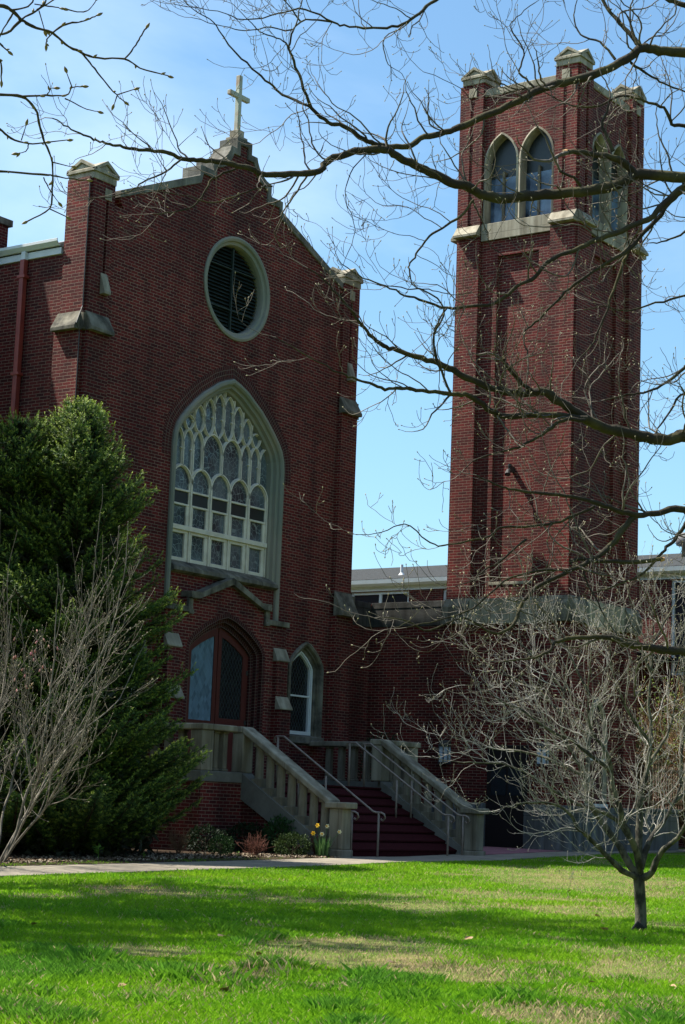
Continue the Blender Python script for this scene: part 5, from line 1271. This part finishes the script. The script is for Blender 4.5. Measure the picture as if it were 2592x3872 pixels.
# ------------------------------------------------------------------ nearer bare tree, twigs entering top left
g = np.random.default_rng(51)
NTB = mat('dark_twig', (.045, .038, .028), .85, .2, col2=(.09, .076, .045), nscale=6)
YB = mat('yellow_bud', (.22, .18, .075), .6, .3, col2=(.22, .16, .07), nscale=9)
UN = 8.6
nb = at(-900, 2200, UN); nb[2] = gz(nb[0], nb[1])
near = thing('magnolia', nb, 'dark budding twigs of a near tree entering at the top left corner', 'tree')
T = Tubes(); B = Tubes()
NEAR = [
 ([(-160, 20), (0, 25), (50, 45), (100, 90), (150, 120), (240, 150), (300, 200), (370, 240), (450, 265), (570, 270), (640, 310), (770, 348)], .0085, .003),
 ([(570, 270), (610, 220), (640, 170), (668, 128)], .004, .0035), ([(370, 240), (410, 285), (460, 350), (535, 435), (570, 465)], .0045, .0025),
 ([(535, 435), (520, 478)], .003, .002), ([(535, 435), (615, 408)], .003, .002), ([(240, 150), (300, 110), (360, 100), (400, 90), (445, 70)], .0045, .0025),
 ([(100, 90), (30, 150), (-40, 155)], .006, .005), ([(240, 150), (215, 180), (212, 205)], .0035, .003), ([(170, 45), (205, 15), (215, -20)], .004, .003), ([(100, 90), (170, 45), (260, -10)], .0045, .003),
 ([(160, 20), (240, 30), (290, 40)], .003, .002), ([(290, 40), (370, 55), (410, 40), (440, 0)], .003, .002), ([(180, 50), (205, 140)], .0028, .002),
 ([(-120, 410), (0, 430), (100, 440), (160, 495), (185, 580), (205, 650), (240, 740), (238, 860), (228, 950), (125, 1010)], .0075, .003),
 ([(228, 950), (305, 990)], .003, .0025), ([(240, 740), (330, 760)], .003, .002), ([(100, 440), (210, 435), (300, 435), (330, 400), (380, 395)], .005, .002), ([(300, 450), (380, 490), (450, 510)], .003, .002), ([(205, 650), (310, 640)], .003, .002),
 ([(240, 800), (190, 795), (0, 780), (-60, 770)], .0045, .005), ([(240, 800), (320, 815), (400, 822)], .0035, .003), ([(215, 435), (230, 405), (250, 402)], .003, .002), ([(330, 400), (305, 330)], .003, .002),
 ([(-60, 560), (0, 590), (50, 630), (130, 655), (210, 650)], .006, .003), ([(130, 655), (120, 690), (80, 700)], .003, .002), ([(100, 640), (120, 570)], .003, .002),
 ([(-40, 170), (0, 200), (40, 235)], .006, .003), ([(-30, 230), (5, 290), (8, 370)], .006, .003), ([(50, 45), (130, 30), (160, -20)], .004, .003), ([(60, 60), (20, 130), (-20, 200)], .004, .003), ([(200, 810), (230, 870), (270, 925)], .003, .002)]
for k, (pts, r0, r1) in enumerate(NEAR):
    w_ = .5*math.sin(k*1.7)*0
    P3 = [at(.5015*x, .5015*y, UN+(x-200)*.0006+.0004*(y-400)) for x, y in pts]
    P = smooth_path(P3, 4); T.add(P+g.normal(0, .0012, P.shape), np.linspace(r0, r1, len(P))*g.uniform(.85, 1.25, len(P)), 6)
    for i in range(3, len(P), 4):
        if g.random() < .5: bud(B, P[i], rot_about(P[i]-P[i-1], .8, g.uniform(0, 6.28)), g.uniform(.008, .014))
    bud(B, P[-1], P[-1]-P[-2], .015)
tk = smooth_path([nb+np.array([0, 0, -.1]), at(-880, 1600, UN), at(-840, 1000, UN), at(-700, 500, UN)], 5); T.add(tk, np.linspace(.09, .03, len(tk)), 8)
for q, r in (((-160, 20), .0085), ((-120, 410), .0075), ((-60, 560), .006), ((-60, 770), .005), ((-40, 155), .005), ((-40, 170), .006), ((-30, 230), .006)):
    e = at(.5015*q[0], .5015*q[1], UN+(q[0]-200)*.0006+.0004*(q[1]-400)); s_ = tk[-4]
    T.add(smooth_path([s_, s_*.5+e*.5+np.array([0, 0, .25]), e], 5), np.linspace(.028, r, 11), 6)
T.build('trunk', NTB, near)
for V_, F_ in zip(B.V, B.Fq): np_mesh('bud', V_, F_-F_.min(), YB, near, smooth=True)

# ------------------------------------------------------------------ tall bare tree left of the view whose limbs shade the lawn
g = np.random.default_rng(61)
sb = EYE+RIGHT*(-14.2)+FWD*24.5; sb[2] = gz(sb[0], sb[1])
shade = thing('shade_tree', sb, 'tall bare spreading tree left of the lawn casting streaks of shade', 'tree')
T = Tubes(); TW = Tubes()
cfg = dict(max=3, wander=.10, up=[.0, .04, .06, .1], seg=.5, dens=[2.0, 3.0, 3.4], ratio=[.4, .45, .5], ang=(RAD(25), RAD(60)), rmin=.024, lmin=.3, bud=0, rr=.55, t0=.25)
lat = np.array([RIGHT[0], RIGHT[1], 0]); lat /= np.linalg.norm(lat); dep = np.array([FWD[0], FWD[1], 0]); dep /= np.linalg.norm(dep)
T.add(smooth_path([sb+np.array([0, 0, -.3]), sb+np.array([0, 0, 4]), sb+np.array([.2, .1, 9]), sb+np.array([.1, .3, 14.5])], 5), np.linspace(.42, .12, 16), 12)
for hgt, a, b, e, Ln, r in ((8.0, 1, -.25, .12, 8.0, .17), (9.3, 1, .12, .10, 7.5, .16), (10.5, .9, -.35, .2, 7.0, .15), (11.5, 1, .25, .22, 6.5, .13), (9.0, .4, -1, .2, 6, .14), (12.5, .8, -.1, .35, 6.5, .12), (10.0, .6, .8, .2, 6.5, .13), (8.6, .95, -.6, .1, 7, .14), (13.2, .9, .3, .4, 5.5, .1), (10.8, 1, -.05, .05, 8.2, .15), (12.2, 1, .4, .12, 7.5, .13), (9.6, 1, -.75, .12, 8, .15), (13.6, 1, 0, .15, 7.5, .12), (9.8, -1, .2, .3, 6, .14), (11.2, -.7, -.6, .3, 6, .12)):
    branch(TW, None, sb+np.array([0, 0, hgt]), nrm(lat*a+dep*b+np.array([0, 0, e])), Ln, r, 0, cfg, g)
T.build('trunk', OAKB, shade); TW.build('limb', OAKB, shade)
# ------------------------------------------------------------------ planting in front of the stairs
def leaf_cloud(name, c, rx, ry, rz, n, size, colA, colB, seed, label, cat, material, group=None, shell=.55, stems=None, narrow=.55):
    g = np.random.default_rng(seed); root = thing(name, c, label, cat, group); c = np.array(c, float)
    d = g.normal(size=(n, 3)); d /= np.linalg.norm(d, axis=1, keepdims=True)
    r = (shell+(1-shell)*g.random(n)**.6)*(.82+.34*vnoise(d[:, 0]*3+7, d[:, 1]*3+d[:, 2]*2+5, 1.0, seed))
    p = d*r[:, None]*np.array([rx, ry, rz])+np.array([0, 0, rz*.92]); ok = p[:, 2] > .01; p = p[ok]; d = d[ok]; n = len(p)
    ax = nrm_rows(d+g.normal(0, .7, (n, 3))+np.array([0, 0, .35])); sd_ = nrm_rows(np.cross(ax, g.normal(size=(n, 3))))
    s = (size*g.uniform(.6, 1.3, n))[:, None]
    q = np.stack([p, p+ax*s*.5+sd_*s*narrow*.5, p+ax*s, p+ax*s*.5-sd_*s*narrow*.5], 1)+c
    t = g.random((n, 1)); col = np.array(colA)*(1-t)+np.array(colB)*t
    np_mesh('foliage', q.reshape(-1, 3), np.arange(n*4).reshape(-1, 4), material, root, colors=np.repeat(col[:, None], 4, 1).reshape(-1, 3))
    T = Tubes()
    for k in range(stems or 9):
        a = g.uniform(0, 6.28); e = c+np.array([math.cos(a)*rx*.6, math.sin(a)*ry*.6, rz*1.2*g.uniform(.6, 1)])
        T.add(smooth_path([c+np.array([0, 0, -.05]), c*.5+e*.5+np.array([0, 0, .05]), e], 3), np.linspace(.011, .004, 7), 4)
    T.build('stem', SBARK, root); return root
def nrm_rows(v): return v/(np.linalg.norm(v, axis=1, keepdims=True)+1e-9)
LEAF = mat('shrub_leaf', (1, 1, 1), .6, .15, attr='tint'); leafy(LEAF, .18)
def bed(x, y, Yp):
    p = on_ray(x, y, Yp); p[2] = gz(p[0], p[1])+.03; return p
leaf_cloud('boxwood', bed(668, 1955, 21.75), .36, .36, .22, 2600, .036, (.012, .028, .008), (.055, .085, .018), 71, 'round clipped boxwood directly left of the daffodils', 'shrub', LEAF, 'low evergreen bushes in the bed')
leaf_cloud('boxwood', bed(508, 1935, 22.2), .25, .25, .19, 1300, .036, (.010, .030, .008), (.035, .08, .016), 72, 'small loose green boxwood left of the brown twiggy bush', 'shrub', LEAF, 'low evergreen bushes in the bed')
leaf_cloud('rhododendron', bed(640, 1930, 22.6), .34, .32, .36, 1100, .075, (.014, .045, .012), (.05, .11, .03), 73, 'glossy broad-leaved bush behind the boxwood below the sloping balustrade', 'shrub', LEAF, shell=.4, narrow=.45)
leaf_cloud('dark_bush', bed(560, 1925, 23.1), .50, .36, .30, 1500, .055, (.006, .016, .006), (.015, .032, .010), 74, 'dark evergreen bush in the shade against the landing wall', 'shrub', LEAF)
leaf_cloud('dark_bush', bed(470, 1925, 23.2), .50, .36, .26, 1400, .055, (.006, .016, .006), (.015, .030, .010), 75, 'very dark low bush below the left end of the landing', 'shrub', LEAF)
yw = np.array([37.6, 25.9, gz(37.6, 25.9)])
yw[2] = 1.75
leaf_cloud('yew', (37.35, 25.2, .1), .80, .62, 1.45, 5200, .075, (.010, .028, .012), (.022, .05, .02), 76, 'dark feathery yew behind the right landing balustrade', 'shrub', LEAF, shell=.3, narrow=.25)
def twig_bush(c, h, r, n, seed, label, M, cat='shrub', group='brown twiggy bushes in the bed'):
    g = np.random.default_rng(seed); root = thing('barberry', c, label, cat, group); T = Tubes()
    cfg_ = dict(max=2, wander=.14, up=[.05, .05, .05], seg=.05, dens=[14, 14], ratio=[.4, .5], ang=(RAD(25), RAD(60)), rmin=.0028, lmin=.04, bud=0, rr=.7, t0=.25)
    for k in range(n):
        a = g.uniform(0, 6.28); tl = g.uniform(.05, .95); d = np.array([math.cos(a)*math.sin(tl)*r/h, math.sin(a)*math.sin(tl)*r/h, math.cos(tl)])
        branch(T, None, np.array(c)+np.array([math.cos(a), math.sin(a), 0])*.12*r*g.random(), d, h*g.uniform(.7, 1.05), .005, 0, cfg_, g)
    T.build('stem', M, root); return root
BARB = mat('red_brown_twig', (.17, .062, .040), .85, .2, col2=(.095, .045, .032), nscale=12)
TANTW = mat('tan_twig', (.26, .15, .075), .85, .2, col2=(.12, .065, .035), nscale=12)
twig_bush(bed(582, 1948, 21.95), .36, .30, 40, 81, 'red-brown leafless bush between the two boxwoods', BARB)
twig_bush(bed(724, 1950, 21.75), .36, .24, 30, 82, 'dark reddish leafless bush behind the daffodils at the stair post', BARB)
twig_bush(bed(410, 1938, 22.6), .42, .34, 26, 83, 'tan dead stalks at the left end of the bed', TANTW)
# daffodils
DL = mat('daffodil_leaf', (.075, .17, .045), .5, .35, col2=(.12, .22, .075), nscale=5); leafy(DL, .25)
PETW = mat('pale_petal', (.86, .84, .55), .6, .2); PETY = mat('yellow_petal', (.90, .62, .05), .6, .2); CUP = mat('orange_cup', (.88, .50, .03), .6, .2)
dc = bed(738, 1956, 21.35)
daf = thing('daffodil_clump', dc, 'clump of white and yellow daffodils at the foot of the left stair post', 'flowers')
g = np.random.default_rng(91); mb = MB()
for k in range(120):
    a = g.uniform(0, 6.28); b = dc+np.array([math.cos(a), math.sin(a), 0])*.13*math.sqrt(g.random()); h = g.uniform(.24, .43); l = g.uniform(.02, .15)
    o = np.array([math.cos(a+g.normal()*.6), math.sin(a+g.normal()*.6), 0]); sdv = np.array([-o[1], o[0], 0])*.011
    q1 = b+o*l*.35+np.array([0, 0, h*.6]); q2 = b+o*l+np.array([0, 0, h])
    mb.add([b-sdv, b+sdv, q1+sdv, q1-sdv, q2], [(0, 1, 2, 3), (3, 2, 4)])
mb.build('leaves', DL, daf)
toc = -FWD
for (x, y, yel) in ((727, 1888, True), (749, 1890, False), (737, 1908, False), (777, 1903, False), (717, 1906, True)):
    p = on_ray(x, y, 21.3+g.uniform(-.06, .06)); f = nrm(toc+np.array([g.normal()*.35, g.normal()*.35, .25]))
    u = nrm(np.cross(f, [0, 0, 1])); v = np.cross(u, f); mb = MB(); s = .047
    for k in range(6):
        a = k*math.pi/3; d = u*math.cos(a)+v*math.sin(a); e = u*math.cos(a+1.57)+v*math.sin(a+1.57)
        mb.add([p, p+d*s*.55+e*s*.34+f*.004, p+d*s*1.05, p+d*s*.55-e*s*.34+f*.004], [(0, 1, 2, 3)])
    fl = mb.build('flower', PETY if yel else PETW, daf)
    mb = MB(); mb.tube([p, p+f*.024, p+f*.030], [.010, .016, .020], 8, cap=False); mb.build('cup', CUP, fl)
    mb = MB(); mb.tube([dc+np.array([g.normal()*.04, g.normal()*.04, 0]), (dc+p)/2+np.array([0, 0, .05]), p-f*.015], .0045, 5); mb.build('stalk', DL, daf)
# young shoots coming up in the bed
g = np.random.default_rng(95)
SH = mat('fresh_shoot', (.13, .27, .03), .5, .3, col2=(.17, .30, .05), nscale=4); leafy(SH, .3)
for i, (x, y, h, lab) in enumerate(((226, 1946, .30, 'bright green leafy shoot alone in the dark bed at left'), (330, 1949, .13, 'low bright green shoot in the bed under the spruce'), (545, 1950, .12, 'small green shoot left of the red-brown bush'))):
    c = bed(x, y, 21.75); mb = MB()
    for k in range(16):
        a = g.uniform(0, 6.28); o = np.array([math.cos(a), math.sin(a), 0]); zz = h*g.uniform(.25, 1); b = c+np.array([0, 0, zz*.7]); e = b+o*h*.42+np.array([0, 0, h*.16]); sdv = np.array([-o[1], o[0], 0])*h*.09
        m_ = (b+e)/2; mb.add([b, m_+sdv, e, m_-sdv], [(0, 1, 2, 3)])
    mb.tube([c, c+np.array([0, 0, h*.9])], .006, 5)
    tag(mb.build('shoot', SH), lab, 'plant', 'fresh shoots in the bed')
# bark chips on the bed
g = np.random.default_rng(97); n = 9000
X = g.uniform(19, 30.1, n); Y = back_y(X)+.05+g.beta(1.2, 2.6, n)*2.2
k_ = ~((Y < back_y(X)+.45) & (X < 28.5)); X, Y = X[k_], Y[k_]; n = len(X)
a = g.uniform(0, 6.28, n); l = g.uniform(.014, .035, n); w_ = g.uniform(.007, .016, n); Z = gz(X, Y)+.045
ux, uy = np.cos(a)*l, np.sin(a)*l; vx, vy = -np.sin(a)*w_, np.cos(a)*w_; tz = g.normal(0, .010, n); tz2 = g.normal(0, .006, n)
V = np.stack([np.stack([X-ux-vx, Y-uy-vy, Z-tz-tz2], -1), np.stack([X+ux-vx, Y+uy-vy, Z+tz-tz2], -1), np.stack([X+ux+vx, Y+uy+vy, Z+tz+tz2], -1), np.stack([X-ux+vx, Y-uy+vy, Z-tz+tz2], -1)], 1)
CH = mat('bark_chip', (1, 1, 1), .9, .1, attr='tint'); t = g.random((n, 1)); col = np.array([.10, .065, .04])*(1-t)+np.array([.46, .37, .26])*t*t
o = np_mesh('bark_chips', V.reshape(-1, 3), np.arange(4*n).reshape(-1, 4), CH, None, colors=np.repeat(col[:, None], 4, 1).reshape(-1, 3)); o['kind'] = 'stuff'
# fallen leaves lying on the lawn
g = np.random.default_rng(99); DLF = mat('dead_leaf', (.30, .16, .075), .8, .2, col2=(.46, .33, .2), nscale=30)
proto = None
for i in range(34):
    x, y = [(848, 2297), (515, 2277), (1353, 2258), (965, 2283), (832, 2192), (780, 2063)][i] if i < 6 else (g.uniform(20, 1550), 1990+340*g.random()**1.3)
    p = ground_at(x, y); s = (1.5 if i == 1 else 1.0)*g.uniform(.7, 1.2)
    if proto is None:
        mb = MB(); mb.add([(-.045, 0, .0), (-.015, .026, .012), (.03, .02, .004), (.05, 0, .012), (.02, -.026, .016), (-.02, -.022, .004)], [(0, 1, 2, 3), (0, 3, 4, 5)])
        proto = mb.build('fallen_leaf', DLF); o = proto
    else:
        o = proto.copy(); C.objects.link(o)
    o.location = p+np.array([0, 0, .035]); o.rotation_euler = (g.normal()*.35, g.normal()*.35, g.uniform(0, 6.28)); o.scale = (s, s, s)
    tag(o, 'dry brown fallen leaf lying on the green lawn', 'leaf', 'fallen leaves on the lawn')
# budding hedge beyond the low wall
g = np.random.default_rng(103)
for cx, cy, lab in ((47.8, 22.4, 'yellow-green budding bush behind the brown railing'), (49.8, 21.2, 'yellow-green budding bush at the right edge beyond the railing')):
    root = thing('budding_bush', (cx, cy, .2), lab, 'bush', 'budding bushes behind the railing'); T = Tubes(); B = Tubes()
    cfg_ = dict(max=2, wander=.12, up=[.05, .08, .1], seg=.2, dens=[5, 7], ratio=[.4, .5], ang=(RAD(20), RAD(50)), rmin=.006, lmin=.12, bud=.035, rr=.6, t0=.2)
    for k in range(34):
        a = g.uniform(0, 6.28); tl = g.uniform(0, .55); branch(T, B, np.array([cx, cy, .2]), np.array([math.cos(a)*math.sin(tl), math.sin(a)*math.sin(tl), math.cos(tl)]), g.uniform(2.6, 4.4), .02, 0, cfg_, g)
    T.build('stem', TANTW, root); B.build('foliage', mat('spring_leaf', (.22, .27, .05), .6, .2, col2=(.12, .16, .03), nscale=2), root)

# unseen trees added behind and left of the camera to block low sky
g = np.random.default_rng(111); n = 60000; cs = []
for k in range(40): cs.append((g.uniform(-35, 110), g.uniform(-32, -20), g.uniform(5, 8), g.uniform(15, 24)))

for k in range(16): cs.append((g.uniform(-28, 0), g.uniform(20, 48), g.uniform(5, 7.5), g.uniform(15, 22)))
cs = np.array(cs); i = g.integers(0, len(cs), n); d = nrm_rows(g.normal(size=(n, 3)))*(g.random((n, 1))**.4)
P = np.stack([cs[i, 0]+d[:, 0]*cs[i, 2], cs[i, 1]+d[:, 1]*cs[i, 2], cs[i, 3]*.55+d[:, 2]*cs[i, 3]*.55], -1); P[:, 2] = np.maximum(P[:, 2], -.3)
a = nrm_rows(g.normal(size=(n, 3))); b = nrm_rows(np.cross(a, g.normal(size=(n, 3)))); s_ = g.uniform(.35, .8, (n, 1))
V = np.stack([P-a*s_, P+b*s_*.6, P+a*s_, P-b*s_*.6], 1)
o = np_mesh('sky_block_trees', V.reshape(-1, 3), np.arange(4*n).reshape(-1, 4), mat('far_foliage', (.030, .045, .018), .8, .1, col2=(.035, .048, .022), nscale=.4)); o['kind'] = 'stuff'
